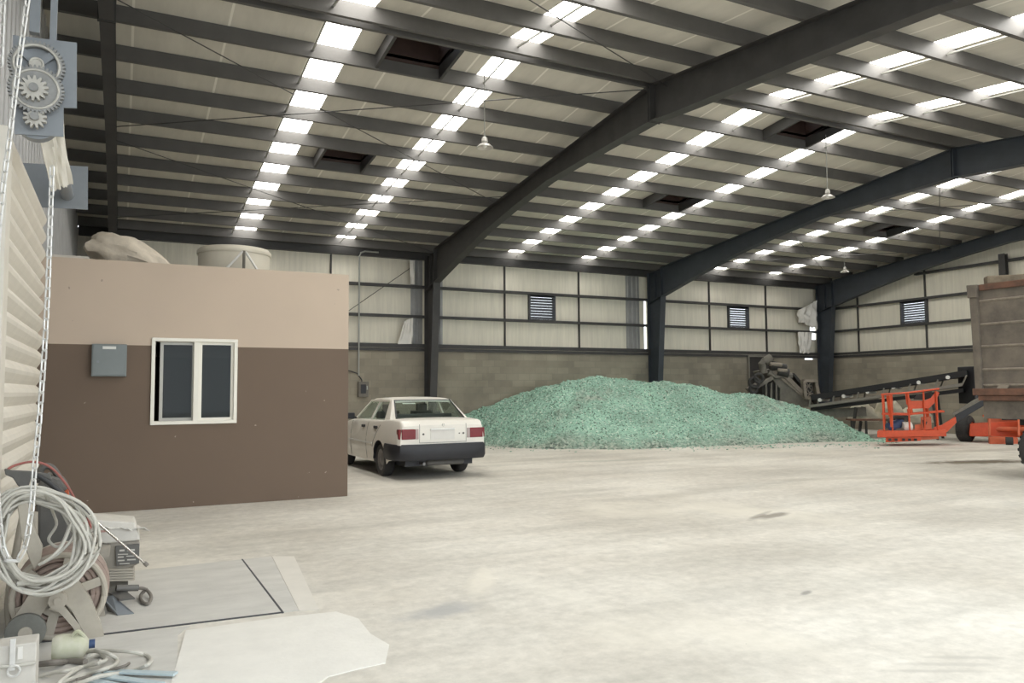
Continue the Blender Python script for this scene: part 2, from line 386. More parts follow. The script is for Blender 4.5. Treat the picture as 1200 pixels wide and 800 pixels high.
# ------------------------------------------------------------------ walls
def holed(u0, u1, w0, w1, holes, put):   # grid of quads over a rectangle with rectangular holes; put(u, w) -> (inner, outer)
    us = sorted({u0, u1, *[h[0] for h in holes], *[h[1] for h in holes]}); ws = sorted({w0, w1, *[h[2] for h in holes], *[h[3] for h in holes]})
    us = [u for u in us if u0 <= u <= u1]; ws = [w for w in ws if w0 <= w <= w1]
    mb = MB()
    for i in range(len(us)-1):
        for j in range(len(ws)-1):
            cu_, cw_ = (us[i]+us[i+1])/2, (ws[j]+ws[j+1])/2
            if any(h[0] < cu_ < h[1] and h[2] < cw_ < h[3] for h in holes): continue
            a = [put(us[i], ws[j]), put(us[i+1], ws[j]), put(us[i+1], ws[j+1]), put(us[i], ws[j+1])]
            mb.add([p[0] for p in a]+[p[1] for p in a], [(0, 1, 2, 3), (7, 6, 5, 4), (0, 4, 5, 1), (1, 5, 6, 2), (2, 6, 7, 3), (3, 7, 4, 0)])
    return mb
def kp(px, py, y=YB): return at_y(px, py, y)
LOUV_B = []
for (a, b) in (((620, 345), (648, 375)), ((853, 359), (875, 384))):
    p, q = at_y(*a, YB+.15), at_y(*b, YB+.15); LOUV_B.append((p.x, q.x, q.z, p.z))
p, q = at_x(1086, 351, XR+.15), at_x(1059, 379, XR+.15)
LOUV_R = (p.y, q.y, q.z, p.z)
ZG = 2.72                                # top of block wall
g1 = at_y(754.2, 352, YB+.15); g2 = at_y(758.4, 411, YB+.15)
GAP2 = (g1.x, g2.x, g2.z, g1.z)
h1 = at_y(949, 383, YB+.15); h2 = at_y(956.5, 398, YB+.15)
GAP3 = (h1.x, h2.x, h2.z, h1.z)
wb = holed(XL-.2, XR+.3, ZG, 5.5, LOUV_B+[GAP2, GAP3], lambda u, w: (V((u, YB+.15, w)), V((u, YB+.21, w))))
struct(wb.build('wall_back', M['insul']), 'white insulated upper back wall above the block work', 'wall')
b1 = at_y(943, 418, YB); b2 = at_y(957, 421.5, YB)
bw = holed(XL-.2, XR+.3, 0, ZG, [(b1.x, b2.x, b2.z, b1.z)], lambda u, w: (V((u, YB, w)), V((u, YB+.2, w))))
struct(bw.build('wall_back_block', block_mat(0)), 'grey concrete block lower back wall behind the green pile', 'wall')
wr = holed(YF, YB+.3, ZG, 6.9, [LOUV_R], lambda u, w: (V((XR+.15, u, min(w, deck(u)+.02))), V((XR+.21, u, min(w, deck(u)+.02)))))
# follow the roof slope
wr = MB()
ys = sorted({YF, YB+.15, RIDGE, LOUV_R[0], LOUV_R[1]})
for i in range(len(ys)-1):
    a, b = ys[i], ys[i+1]
    spans = [(ZG, None)]
    if abs(a-LOUV_R[0]) < 1e-6: spans = [(ZG, LOUV_R[2]), (LOUV_R[3], None)]
    for z0, z1 in spans:
        wr.prism([(XR+.15, a, z0), (XR+.15, b, z0), (XR+.15, b, z1 if z1 else deck(b)), (XR+.15, a, z1 if z1 else deck(a))], (.06, 0, 0))
struct(wr.build('wall_right', M['insul']), 'white insulated gable wall on the right above the block work', 'wall')
struct(MB().box((XR, YF, 0), (XR+.2, YB, ZG)).build('wall_right_block', block_mat(1)), 'grey concrete block lower wall behind the conveyor', 'wall')

def corrugated(p0, along, up, length, height, pitch, depth, normal):
    p0, a, u, n = V(p0), V(along), V(up), V(normal); pts = []
    k = int(length/pitch)
    prof = []
    for i in range(k+1):
        for (t, d) in ((0, 0), (.30, 0), (.42, 1), (.80, 1), (.92, 0)):
            x = (i+t)*pitch
            if x <= length: prof.append((x, d*depth))
    mb = MB()
    A = [p0+a*x+n*d for x, d in prof]; B_ = [p+u*height for p in A]; t = -n*.004
    mb.loft([A+[p+t for p in reversed(A)], B_+[p+t for p in reversed(B_)]], True, True)
    return mb
# bare sheets where insulation is missing
for (xa, xb, zb, zt, lab) in ((at_y(483, 400, YB).x, at_y(497, 400, YB).x, ZG+.1, 5.36, 'bare grey cladding strip left of the first column'),
                              (at_y(515, 400, YB).x, at_y(521, 400, YB).x, ZG+.1, 5.36, 'bare grey cladding strip right of the first column'),
                              (at_y(737, 400, YB).x, at_y(753.5, 400, YB).x, ZG+.1, 5.36, 'bare ribbed cladding strip left of the middle column')):
    struct(corrugated((xa, YB+.14, zb), (1, 0, 0), (0, 0, 1), xb-xa, zt-zb, .18, .02, (0, -1, 0)).build('wall_cladding', M['cladding']), lab, 'cladding')
# left gable wall, vertical ribs
wl = MB()
n = int((YB+.1-5.2)/.30)
prof = []
for i in range(n):
    y = 5.2+i*.30
    prof += [(y, 0), (y+.12, 0), (y+.16, .035), (y+.26, .035)]
prof.append((YB+.15, 0))
A = [V((XL+d, y, 0)) for y, d in prof]; B_ = [V((XL+d, y, deck(y))) for y, d in prof]
wl.loft([A+[p-V((.01, 0, 0)) for p in reversed(A)], B_+[p-V((.01, 0, 0)) for p in reversed(B_)]])
struct(wl.build('wall_left', M['leftclad']), 'light grey ribbed metal gable wall on the left', 'wall')
wl2 = MB().box((XL-.02, YF, 0), (XL, 5.2, deck(YF)))
struct(wl2.build('wall_left_front', M['leftclad']), 'plain light metal wall beside the entrance', 'wall')

# ------------------------------------------------------------------ roof
SK = [(2.47, 3.00), (5.10, 5.60), (10.32, 10.79), (12.92, 13.39), (18.32, 18.79), (20.92, 21.39)]
def vy(i): return PURL[i]
VENTS = [(3.42, 4.42, PURL[0]+.05, PURL[1]-.05), (3.40, 4.32, PURL[4]+.05, PURL[5]-.05), (11.55, 12.62, PURL[4]+.05, PURL[5]-.05),
         (11.42, 12.55, PURL[0]+.05, PURL[1]-.05), (19.55, 20.5, PURL[4]+.05, PURL[5]-.05)]
holes = [(a, b, YF+.3, YB-.1) for a, b in SK]+VENTS
def dput(u, w): return (V((u, w, deck(w))), V((u, w, deck(w)+.05)))
dk = holed(XL-.2, XR+.3, YF, YB+.3, holes+[(-99, -98, RIDGE, RIDGE)], dput)
struct(dk.build('ceiling', M['deck']), 'white insulated underside of the sloping metal roof', 'ceiling')
names = ['with its lower end above the round tank on the cabin roof', 'with its lower end near the conduit pipe beside the cabin', 'with its lower end above the louvre vent nearest the car',
         'with its lower end above the ribbed bare cladding by the middle column', 'with its lower end above the louvre vent past the middle column', 'with its lower end above the torn insulation in the far corner']
for (a, b), nm in zip(SK, names):
    mb = MB()
    for y0, y1 in ((YF+.3, RIDGE), (RIDGE, YB-.1)):
        mb.prism([(a, y0, deck(y0)+.01), (a, y1, deck(y1)+.01), (b, y1, deck(y1)+.01), (b, y0, deck(y0)+.01)], (0, 0, .02))
    tag(mb.build('skylight', M['sky']), 'bright skylight strip '+nm, 'skylight', 'translucent roof skylight strips')

def purlin_mesh(y):
    z0 = pbot(y); x0, x1 = XL+.05, XR+.12; w, t, lip = .065, .008, .022
    prof = [(0, 0), (w, 0), (w, lip), (w-t, lip), (w-t, t), (t, t), (t, PD-.002-t), (w, PD-.002-t), (w, PD-.002), (0, PD-.002)]
    return MB().prism([(x0, y-w/2+a, z0+b) for a, b in prof], (x1-x0, 0, 0))
pl = None
for i, y in enumerate(PURL+PURN):
    if pl is None:
        pl = purlin_mesh(0).build('purlin_beam', M['purlin']); z_ref = pbot(0); o = pl
    else:
        o = pl.copy(); C.objects.link(o)
    o.location = (0, y, pbot(y)-z_ref)
    struct(o, 'dark steel purlin running across under the roof sheets', 'purlin', 'roof purlins')
ev = MB().box((XL+.05, YB-.02, pbot(YB)-.13), (XR+.1, YB+.13, deck(YB)-.02))
struct(ev.build('eave_beam', M['steel']), 'dark eave beam along the top of the back wall', 'beam')
# sag rods at third points
SAGX = [2.42, 5.22, 10.60, 13.14, 18.52, 21.08]
for x in SAGX:
    mb = MB()
    for y0, y1 in ((PURL[0], PURL[-1]), (PURN[-1], PURN[0])):
        mb.beam((x, y0, pbot(y0)+.10), (x, y1, pbot(y1)+.10), .024, .024)
    struct(mb.build('sag_rod', M['conduit']), 'thin sag rod tying purlins together beside a skylight strip', 'rod', 'roof sag rods')

# ------------------------------------------------------------------ frames
LOW = [(20.32, 4.55), (18.45, 5.02), (16.9, 5.37), (15.3, 5.64), (13.8, 5.84), (12.2, 5.91), (10.25, 5.975), (9.3, 5.90), (7.5, 5.79), (6.2, 5.70), (5.2, 5.62), (3.5, 5.3), (1.6, 4.9)]
flabels = ['dark roof rafter at the far left rising over the cabin', 'big dark tapered rafter rising from the first visible column', 'dark tapered rafter rising from the middle column', 'dark rafter along the right gable end wall']
clabels = ['dark steel column hidden behind the cabin', 'dark steel column behind the white car', 'blue grey tapered column behind the middle of the green pile', 'blue grey tapered column in the far corner']
for k, X in enumerate(FRX):
    m = M['steel'] if k < 2 else M['steel_blue']
    w = .08 if k == 0 else .105
    ra = thing('rafter_beam', flabels[k], 'rafter', (X, RIDGE, 5.0), kind='structure')
    web = MB(); top = MB(); bot = MB()
    for i in range(len(LOW)-1):
        (ya, za), (yb, zb) = LOW[i], LOW[i+1]
        web.prism([(X-.006, ya, za), (X-.006, yb, zb), (X-.006, yb, pbot(yb)-.012), (X-.006, ya, pbot(ya)-.012)], (.012, 0, 0))
        top.prism([(X-w, ya, pbot(ya)-.012), (X-w, yb, pbot(yb)-.012), (X-w, yb, pbot(yb)-.001), (X-w, ya, pbot(ya)-.001)], (2*w, 0, 0))
        bot.prism([(X-w, ya, za-.014), (X-w, yb, zb-.014), (X-w, yb, zb), (X-w, ya, za)], (2*w, 0, 0))
    web.build('web', m, ra); top.build('top_flange', m, ra); bot.build('bottom_flange', m, ra)
    sp = MB()
    for yy in (RIDGE-.03, RIDGE+.02):
        sp.box((X-w-.02, yy, 5.95), (X+w+.02, yy+.02, pbot(RIDGE)-.02))
    sp.build('splice_plate', m, ra)
    # fly braces are omitted; stiffeners at the knee
    co = thing('column', clabels[k], 'column', (X, YB-.3, 0), kind='structure')
    yb0, yt0 = YB-.36, 20.32
    zk = 4.55; zt = pbot(YB)-.02
    MB().prism([(X-.006, YB-.03, 0), (X-.006, yb0, 0), (X-.006, yt0, zk), (X-.006, yt0, pbot(yt0)-.02), (X-.006, YB-.03, zt)], (.012, 0, 0)).build('web', m, co)
    MB().box((X-w, YB-.035, 0), (X+w, YB-.02, zt)).build('outer_flange', m, co)
    MB().prism([(X-w, yb0-.015, 0), (X-w, yb0, 0), (X-w, yt0, zk), (X-w, yt0, pbot(yt0)-.02), (X-w, yt0-.015, pbot(yt0)-.02), (X-w, yt0-.015, zk)], (2*w, 0, 0)).build('inner_flange', m, co)
    st = MB()
    st.prism([(X-w, YB-.04, zk-.18), (X-w, YB-.04, zk-.165), (X-w, yt0, zk+.01), (X-w, yt0, zk-.005)], (2*w, 0, 0))
    st.box((X-w*.9, YB-.42, zk-.08), (X+w*.9, YB-.408, zt-.03))
    st.build('stiffener', m, co)
    MB().box((X-.16, yb0-.06, 0), (X+.16, YB-.01, .02)).build('base_plate', m, co)

# gable post on the right wall
pp = at_x(1176, 300, XR-.05)
gp = MB()
gp.box((XR-.16, pp.y-.10, 0), (XR-.15, pp.y+.10, 5.55)); gp.box((XR-.15, pp.y-.006, 0), (XR-.01, pp.y+.006, 5.55)); gp.box((XR-.012, pp.y-.10, 0), (XR-.002, pp.y+.10, 5.55))
struct(gp.build('gable_column', M['steel']), 'dark gable post rising behind the dump body', 'column')

# girts and wall struts
GZ = [4.498, 3.634]
for i, z in enumerate(GZ):
    h = .075
    o = MB().box((XL, YB-.01, z-h/2), (XR-.02, YB+.145, z+h/2)).build('girt_beam', M['steel']); struct(o, ['upper', 'middle'][i]+' dark rail across the white back wall', 'wall rail')
    o = MB().box((XR-.01, YF, z-h/2), (XR+.145, YB-.02, z+h/2)).build('girt_beam', M['steel']); struct(o, ['upper', 'middle'][i]+' dark rail across the right gable wall, lower than the dump body top', 'wall rail')
o = MB().box((XL, YB-.04, ZG-.09), (XR-.05, YB+.145, ZG-.005)).box((XL, YB-.04, ZG+.005), (XR-.05, YB-.02, ZG+.12)).build('girt_beam', M['steel']); struct(o, 'dark rail on top of the back block wall', 'wall rail')
o = MB().box((XR-.04, YF, ZG-.09), (XR+.145, YB-.06, ZG-.005)).box((XR-.04, YF, ZG+.005), (XR-.02, YB-.06, ZG+.10)).build('girt_beam', M['steel']); struct(o, 'dark rail on top of the right block wall', 'wall rail')
zz = at_x(1120, 300, XR).z
o = MB().box((XR-.01, YF, 5.35-.04), (XR+.145, 17.2, 5.35+.04)).build('girt_beam', M['steel']); struct(o, 'short topmost dark rail high on the right gable wall', 'wall rail')
for px, py in ((388, 310), (591.7, 360), (678.7, 365), (831.7, 370), (898, 370)):
    x = at_y(px, py, YB+.1).x
    o = MB().box((x-.018, YB+.08, ZG+.12), (x+.018, YB+.148, 5.28)).build('wall_strut', M['steel']); struct(o, 'thin dark upright between the back wall rails', 'upright', 'back wall uprights')
for px, py in ((1005.7, 390), (1086, 400)):
    y = at_x(px, py, XR+.1).y
    o = MB().box((XR+.08, y-.018, ZG+.1), (XR+.148, y+.018, deck(y)-.35)).build('wall_strut', M['steel']); struct(o, 'thin dark upright between the right wall rails', 'upright', 'right wall uprights')

# louvre vents
def louvre(u0, u1, z0, z1, back, label, close=.45):
    if back: base = V(((u0+u1)/2, YB+.1, z0))
    else: base = V((XR+.1, (u0+u1)/2, z0))
    t = thing('louvre_vent', label, 'vent', base, 'wall louvre vents')
    def P(u, d, z): return V((u, YB+.05+d, z)) if back else V((XR+.05+d, u, z))
    fr = MB()
    for (a, b, c, d) in ((u0-.05, u0, z0-.05, z1+.05), (u1, u1+.05, z0-.05, z1+.05), (u0, u1, z0-.05, z0), (u0, u1, z1, z1+.05)):
        p, q = P(a, 0, c), P(b, .14, d); fr.box(tuple(min(i, j) for i, j in zip(p, q)), tuple(max(i, j) for i, j in zip(p, q)))
    fr.build('frame', M['louvre'], t)
    n = 9
    sl = MB()
    for i in range(n):
        z = z0+(z1-z0)*(i+.5)/n; hh = (z1-z0)/n
        a, b = P(u0, .02, z-hh*.47), P(u1, .02, z-hh*.47); c, d = P(u1, .10, z+hh*close), P(u0, .10, z+hh*close)
        sl.prism([a, b, c, d], (0, 0, .006))
    sl.build('slats', M['louvre'], t)
louvre(*LOUV_B[0], True, 'dark louvre vent in the back wall nearest the car, between two columns', .50)
louvre(*LOUV_B[1], True, 'dark louvre vent in the back wall past the middle column', .45)
louvre(*LOUV_R, False, 'dark louvre vent in the right gable wall near the dump body')

# roof vents
vlab = ['dark square roof vent shaft with reddish inside, nearest the camera', 'dark square roof vent between the two left skylight strips, lower on the slope', 'dark square roof vent low on the slope between the two middle skylight strips',
        'dark square roof vent at the ridge between the two middle skylight strips', 'dark square roof vent between the two right skylight strips']
for (a, b, y0, y1), lab in zip(VENTS, vlab):
    cx, cy = (a+b)/2, (y0+y1)/2; z = deck(cy)
    t = thing('roof_vent', lab, 'roof vent', (cx, cy, z), 'square roof vents')
    for x in (a-.05, b+.0):
        tr = MB(); tr.prism([(x, y0, pbot(y0)+.005), (x, y1, pbot(y1)+.005), (x, y1, pbot(y1)+PD-.01), (x, y0, pbot(y0)+PD-.01)], (.05, 0, 0))
        tr.build('trimmer', M['steel'], t)
    zt = z+.55
    sh = MB()
    sh.box((a-.02, y0, z-.05), (a, y1, zt)); sh.box((b, y0, z-.05), (b+.02, y1, zt)); sh.box((a, y0-.02, z-.02), (b, y0, zt)); sh.box((a, y1, z-.10), (b, y1+.02, zt-.16))
    sh.build('shaft', M['vent'], t)
    MB().prism([(a-.02, y0-.02, zt), (b+.02, y0-.02, zt), (b+.02, y1+.02, zt), (a+.45, y1+.02, zt), (a+.55, y1-.3, zt), (a+.40, y1+.02, zt), (a-.02, y1+.02, zt)], (0, 0, .02)).build('lid', M['rust'], t)

# brace rods
def rod(p, q, r, label, group=None, m='steel'):
    o = MB().tube([p, q], r, 6).build('brace_rod', M[m]); struct(o, label, 'brace rod', group); return o
def roofpt(x, y, off=-.06): return V((x, y, pbot(y)+off))
for X0_ in (FRX[0], FRX[2]):
    for (ya, yb) in ((10.6, 16.1), (14.6, 10.2), (15.1, 20.3), (19.6, 15.6)):
        rod(roofpt(X0_, ya, -.10), roofpt(X0_+8, yb, -.10), .0085, 'thin crossed brace rod under the purlins', 'roof brace rods')
rod(roofpt(FRX[0], 5.7, -.10), roofpt(FRX[1], 9.9, -.10), .0085, 'thin crossed brace rod under the purlins', 'roof brace rods')
rod(at_y(481, 314, YB-.06), at_y(400, 370, YB-.06), .010, 'thin diagonal brace rod across the back wall left of the first column', m='steel')

# high bay lamps
def lamp(px, py, y, label, S=.68):
    c = at_y(px, py, y); zt = pbot(c.y)
    t = thing('high_bay_lamp', label, 'lamp', c, 'hanging high bay lamps')
    MB().tube([(c.x, c.y, c.z+.20*S), (c.x, c.y, zt)], .007, 6).build('hanging_rod', M['conduit'], t)
    MB().lathe((c.x, c.y, c.z), (0, 0, 1), [(x*S, y*S) for x, y in [(.035, .21), (.06, .19), (.075, .10), (.05, .06), (.04, .05)]], 16).build('housing', M['lampwhite'], t, True)
    MB().lathe((c.x, c.y, c.z), (0, 0, 1), [(x*S, y*S) for x, y in [(.05, .065), (.12, .03), (.19, -.03), (.20, -.045), (.185, -.045), (.11, .02), (.04, .05)]], 24).build('shade', M['lampwhite'], t, True)
    MB().lathe((c.x, c.y, c.z), (0, 0, 1), [(x*S, y*S) for x, y in [(.03, .05), (.05, .01), (.05, -.02), (.02, -.045)]], 12).build('bulb', M['label'], t, True)
    return t
lamp(568, 171, RIDGE+.45, 'hanging lamp left of the first big rafter')
lamp(970, 230, RIDGE+.45, 'hanging lamp left of the second rafter, on a long rod')
lamp(990, 318, PURL[6], 'small hanging lamp right of the second rafter near the far corner')

# conduit, electric box
c0 = at_y(421, 296, YB-.05); c1 = at_y(421.5, 440, YB-.05)
o = MB().tube([(c0.x+.55, YB-.06, c0.z+.05), (c0.x+.16, YB-.06, c0.z+.05), (c0.x+.04, YB-.06, c0.z), (c0.x, YB-.06, c0.z-.12), (c0.x, YB-.06, c1.z)], .024, 10).build('conduit_pipe', M['conduit'], None, True)
tag(o, 'thin grey conduit pipe bending down the back wall above the electric box', 'conduit')
e0, e1 = at_y(419, 447, YB-.02), at_y(430.5, 465, YB-.02)
t = thing('electric_box', 'small dark switch box on the block wall beside the cabin corner', 'electric box', ((e0.x+e1.x)/2, YB-.02, e1.z))
MB().box((e0.x, YB-.14, e1.z), (e1.x, YB-.001, e0.z)).build('case', M['machine'], t, False, .01)
MB().box((e0.x+.06, YB-.155, e1.z+.10), (e1.x-.08, YB-.14, e0.z-.08)).build('cover', M['black_plastic'], t)
MB().box((e1.x-.06, YB-.17, e1.z+.2), (e1.x-.03, YB-.14, e0.z-.12)).build('lever', M['conduit'], t)
a = at_y(405, 433, YB-.03); b = at_y(424, 447, YB-.08)
MB().tube([a, (a.x+.12, a.y, a.z-.03), ((a.x+b.x)/2+.1, YB-.04, a.z-.10), (b.x, b.y, b.z+.05), b], .014, 8).build('cable', M['black_plastic'], t, True)

# torn insulation
def cloth(name, corners, nu, nv, amp, freq, thick, m, label, cat, seed, ragged=.0, parent=None):
    c = [V(p) for p in corners]; n = (c[1]-c[0]).cross(c[3]-c[0]).normalized(); mb = MB(); G = []
    for j in range(nv+1):
        row = []
        for i in range(nu+1):
            u, v = i/nu, j/nv
            p = (c[0]*(1-u)+c[1]*u)*(1-v)+(c[3]*(1-u)+c[2]*u)*v
            d = amp*(mnoise.noise(V((u*freq, v*freq*.45, seed)))+.5*mnoise.noise(V((u*freq*3, v*freq, seed+5))))
            if ragged and j == nv: p = p+(c[0]-c[3])*ragged*(mnoise.noise(V((u*9, seed, 3)))+.2)
            row.append(p+n*d)
        G.append(row)
    top = [p for r in G for p in r]; bk = [p-n*thick for p in top]; W = nu+1; N = len(top); fs = []
    for j in range(nv):
        for i in range(nu):
            a = j*W+i; fs.append((a, a+1, a+W+1, a+W)); fs.append((N+a, N+a+W, N+a+W+1, N+a+1))
    edge = [i for i in range(W)]+[j*W+nu for j in range(1, nv+1)]+[nv*W+i for i in range(nu-1, -1, -1)]+[j*W for j in range(nv-1, 0, -1)]
    for a, b in zip(edge, edge[1:]+edge[:1]): fs.append((a, N+a, N+b, b))
    mb.add(top+bk, fs); o = mb.build(name, m, parent, True, origin=None if parent else c[0])
    if label: tag(o, label, cat)
    return o
ty = YB-.12
cloth('torn_insulation', [at_y(935, 364, ty), at_y(957, 352, ty-.1), at_y(957, 386, ty-.05), at_y(936, 378, ty)], 14, 12, .16, 4, .02, M['plastic_w'], 'crumpled white insulation hanging loose beside the far corner column', 'insulation', 3, .3)
cloth('loose_insulation', [at_y(935, 389, ty+.06), at_y(952, 389, ty+.06), at_y(949, 414, ty+.06), at_y(937, 414, ty+.06)], 14, 8, .07, 7, .01, M['plastic_w'], 'loose pleated white sheet low on the back wall by the far corner column', 'insulation', 9, .1)
cloth('foil_flap', [at_y(480, 305, ty-.03), at_y(486, 305, ty-.03), at_y(486, 333, ty+.06), at_y(481, 333, ty+.06)], 5, 10, .05, 3, .01, M['plastic_w'], 'narrow white foil flap peeling off the back wall left of the first column', 'insulation', 14)
cloth('foil_flap', [at_y(474, 376, ty+.06), at_y(484, 372, ty+.03), at_y(483, 403, ty+.05), at_y(466, 403, ty+.08)], 10, 10, .06, 5, .01, M['plastic_w'], 'pleated white foil flap just above the block wall left of the first column', 'insulation', 21)

# dark door behind the crusher
d0, d1 = at_y(877, 418, YB-.02), at_y(897, 450, YB-.02)
t = thing('door_2', 'dark metal door in the back block wall behind the dusty machine', 'door', ((d0.x+d1.x)/2, YB, 0), kind='structure')
MB().box((d0.x, YB-.06, 0), (d1.x+.2, YB-.005, d0.z)).build('panel', M['darkdoor'], t)
MB().box((d0.x-.06, YB-.08, 0), (d0.x, YB-.005, d0.z+.06)).box((d0.x, YB-.08, d0.z), (d1.x+.2, YB-.005, d0.z+.06)).build('frame', M['alu'], t)
# ------------------------------------------------------------------ cabin (site office)
CY = 11.06; CX0, CX1, CZ = XL+.02, 2.912, 3.19
t = thing('cabin', 'flat roofed cabin painted beige above and brown below', 'cabin', ((CX0+CX1)/2, CY, 0))
w0, w1 = at_y(178, 395.5, CY), at_y(277, 495.5, CY)
WX0, WX1, WZ0, WZ1 = w0.x, w1.x, w1.z, w0.z
mb = holed(CX0, CX1, 0, CZ, [(WX0, WX1, WZ0, WZ1)], lambda u, w: (V((u, CY, w)), V((u, CY+.15, w))))
CYB = 14.8
mb.box((CX1-.15, CY+.15, 0), (CX1, CYB, CZ)); mb.box((CX0, CY+.15, 0), (CX0+.15, CYB, CZ)); mb.box((CX0+.15, CYB-.15, 0), (CX1-.15, CYB, CZ))
zl = at_y(230, 405.7, CY).z
mb.build('walls', two_tone_mat(zl), t)
MB().box((CX0+.15, CY+.15, CZ-.14), (CX1-.15, CYB-.15, CZ-.01)).build('roof_slab', M['machine'], t)
MB().box((CX0+.15, CY+.15, .01), (CX1-.15, CYB-.15, .03)).build('cabin_floor', M['machine'], t)
wn = thing('window', 'x', 'x', (0, 0, 0)); del wn['label']; del wn['category']; wn.parent = t; wn.location = V((0, 0, 0))-V(t['_w'])
f = .045
fr = MB()
for lo, hi in (((WX0, WZ0), (WX1, WZ0+f)), ((WX0, WZ1-f), (WX1, WZ1)), ((WX0, WZ0+f), (WX0+f, WZ1-f)), ((WX1-f, WZ0+f), (WX1, WZ1-f))):
    fr.box((lo[0], CY-.03, lo[1]), (hi[0], CY+.12, hi[1]))
xm = WX0+(WX1-WX0)*.515
fr.box((xm-.035, CY-.022, WZ0+f), (xm+.035, CY+.06, WZ1-f))
fr.build('window_frame', M['alframe'], wn, False, .004)
def sash(x0, x1, y, m, w=.04):
    s = MB()
    for lo, hi in (((x0, WZ0+f), (x1, WZ0+f+w)), ((x0, WZ1-f-w), (x1, WZ1-f)), ((x0, WZ0+f+w), (x0+w, WZ1-f-w)), ((x1-w, WZ0+f+w), (x1, WZ1-f-w))):
        s.box((lo[0], y, lo[1]), (hi[0], y+.03, hi[1]))
    s.build('sash', m, wn)
    MB().box((x0+w, y+.012, WZ0+f+w), (x1-w, y+.018, WZ1-f-w)).build('pane', M['window_glass'], wn)
sash(WX0+f+.06, xm-.01, CY+.06, M['sash'])
sash(xm+.0+.035, WX1-f, CY+.02, M['alframe'], .035)

# breaker box on the cabin wall
p, q = at_y(108, 403, CY-.02), at_y(148, 441, CY-.02)
t = thing('breaker_box', 'grey metal breaker box mounted on the cabin wall left of the window', 'electric box', ((p.x+q.x)/2, CY, q.z))
MB().box((p.x, CY-.10, q.z), (q.x, CY-.001, p.z)).build('case', M['breaker'], t, False, .006)
MB().box((p.x+.015, CY-.112, q.z+.015), (q.x-.015, CY-.101, p.z-.015)).build('door', M['breaker'], t, False, .003)
MB().box((p.x+.12, CY-.116, p.z-.065), (p.x+.27, CY-.113, p.z-.03)).build('label_plate', M['label'], t)
MB().cyl((p.x+.07, CY-.113, (p.z+q.z)/2-.02), (p.x+.07, CY-.125, (p.z+q.z)/2-.02), .016, 14).build('latch', M['plate'], t)

# things on the cabin roof
bl = blob((0, 0, 0), (.56, .34, .22), 4, .22, 1.8, 30, 20, -.14)
dx = V((.98, 0, -.17)).normalized()
for i, p in enumerate(bl.v):
    u = p.x
    bl.v[i] = V((.07, 11.75, 3.19+.20))+V((u, p.y, 0))+V((0, 0, max(max(p.z*(1-.30*u/.56)-(.12*max(u, 0)/.56)-.0, -.195)+.09*(-u/.56), -.19) if p.z > -.13 else -.19))
o = bl.build('canvas_sack', M['canvas'], None, True, origin=(.07, 11.75, 3.19)); tag(o, 'lumpy dusty canvas sack lying on the cabin roof', 'sack')
cloth('cardboard_sheet', [(-.52, 11.25, 3.20), (-.10, 11.25, 3.22), (-.05, 11.60, 3.26), (-.50, 11.6, 3.24)], 8, 6, .03, 3, .012, M['wood'], 'crumpled brown sheet under the sack on the cabin roof', 'sheet', 2)
o = MB().box((CX0+.02, 11.16, 3.20), (-.42, 11.4, 3.235)).build('flat_board', M['boxwhite'], None, False, .003, origin=(-.8, 11.2, 3.2)); tag(o, 'thin pale board lying on the left end of the cabin roof', 'board')
a, b = at_y(232, 300, 12.9), at_y(316, 300, 12.9); cx, rr = (a.x+b.x)/2, (b.x-a.x)/2
zt = at_y(275, 293, 12.9).z
t = thing('water_tank', 'beige round plastic tank on the cabin roof behind the parapet', 'tank', (cx, 12.9, 3.19))
MB().lathe((cx, 12.9, 3.195), (0, 0, 1), [(.02, 0), (rr*.98, 0), (rr, .05), (rr, zt-3.25), (rr*.97, zt-3.20), (.35, zt-3.17), (.30, zt-3.165), (.02, zt-3.165)], 40).build('tank_body', M['tank'], t, True)
MB().lathe((cx, 12.9, 3.195), (0, 0, 1), [(rr+.012, zt-3.30), (rr+.02, zt-3.28), (rr+.02, zt-3.25), (rr+.012, zt-3.23)], 40).build('rim', M['tank'], t, True)
a, b, c = at_y(256, 312, 12.2), at_y(286, 294.5, 12.2), at_y(309, 314, 12.2)
t = thing('pipe_bracket', 'white inverted v pipe bracket on the cabin roof in front of the tank', 'bracket', (b.x, 12.2, 3.19))
MB().tube([(a.x, 12.2, 3.21), (b.x-.02, 12.2, b.z)], .018, 8).build('strut', M['plastic_w'], t)
MB().tube([(c.x, 12.2, 3.21), (b.x+.02, 12.2, b.z)], .018, 8).build('strut', M['plastic_w'], t)
MB().tube([(b.x, 12.2, 3.19), (b.x, 12.2, b.z+.01)], .022, 8).build('post', M['machine'], t)

# ------------------------------------------------------------------ roller door with gears and chain
DX = -.75; DY0, DY1 = 6.12, 9.02
t = thing('door_1', 'dusty white roller shutter door curtain at the far left', 'door', (DX, (DY0+DY1)/2, 0), kind='structure')
prof = []; z = .0
while z < 3.3:
    for dz, d in ((0, 0), (.03, .020), (.075, .045), (.105, .050), (.14, .035), (.165, .008)):
        prof.append((z+dz, d))
    z += .175
A = [V((DX-.02+d, DY0, z)) for z, d in prof]; B_ = [V((DX-.02+d, DY1, z)) for z, d in prof]
MB().loft([A+[p-V((.006, 0, 0)) for p in reversed(A)], B_+[p-V((.006, 0, 0)) for p in reversed(B_)]]).build('curtain', M['door'], t)
MB().box((DX-.14, DY1-.01, 0), (DX-.06, DY1+.07, 3.3)).build('guide_rail', M['plate'], t)
BX, BZ, BR = -.56, 3.335, .125
MB().box((DX-.06, 5.92, 0), (DX+.045, DY0+.02, 3.25)).build('guide_rail', M['door'], t)
MB().cyl((BX, 6.03, 3.56), (BX, 9.18, 3.56), .06, 20).build('barrel_shaft', M['plate'], t, True)
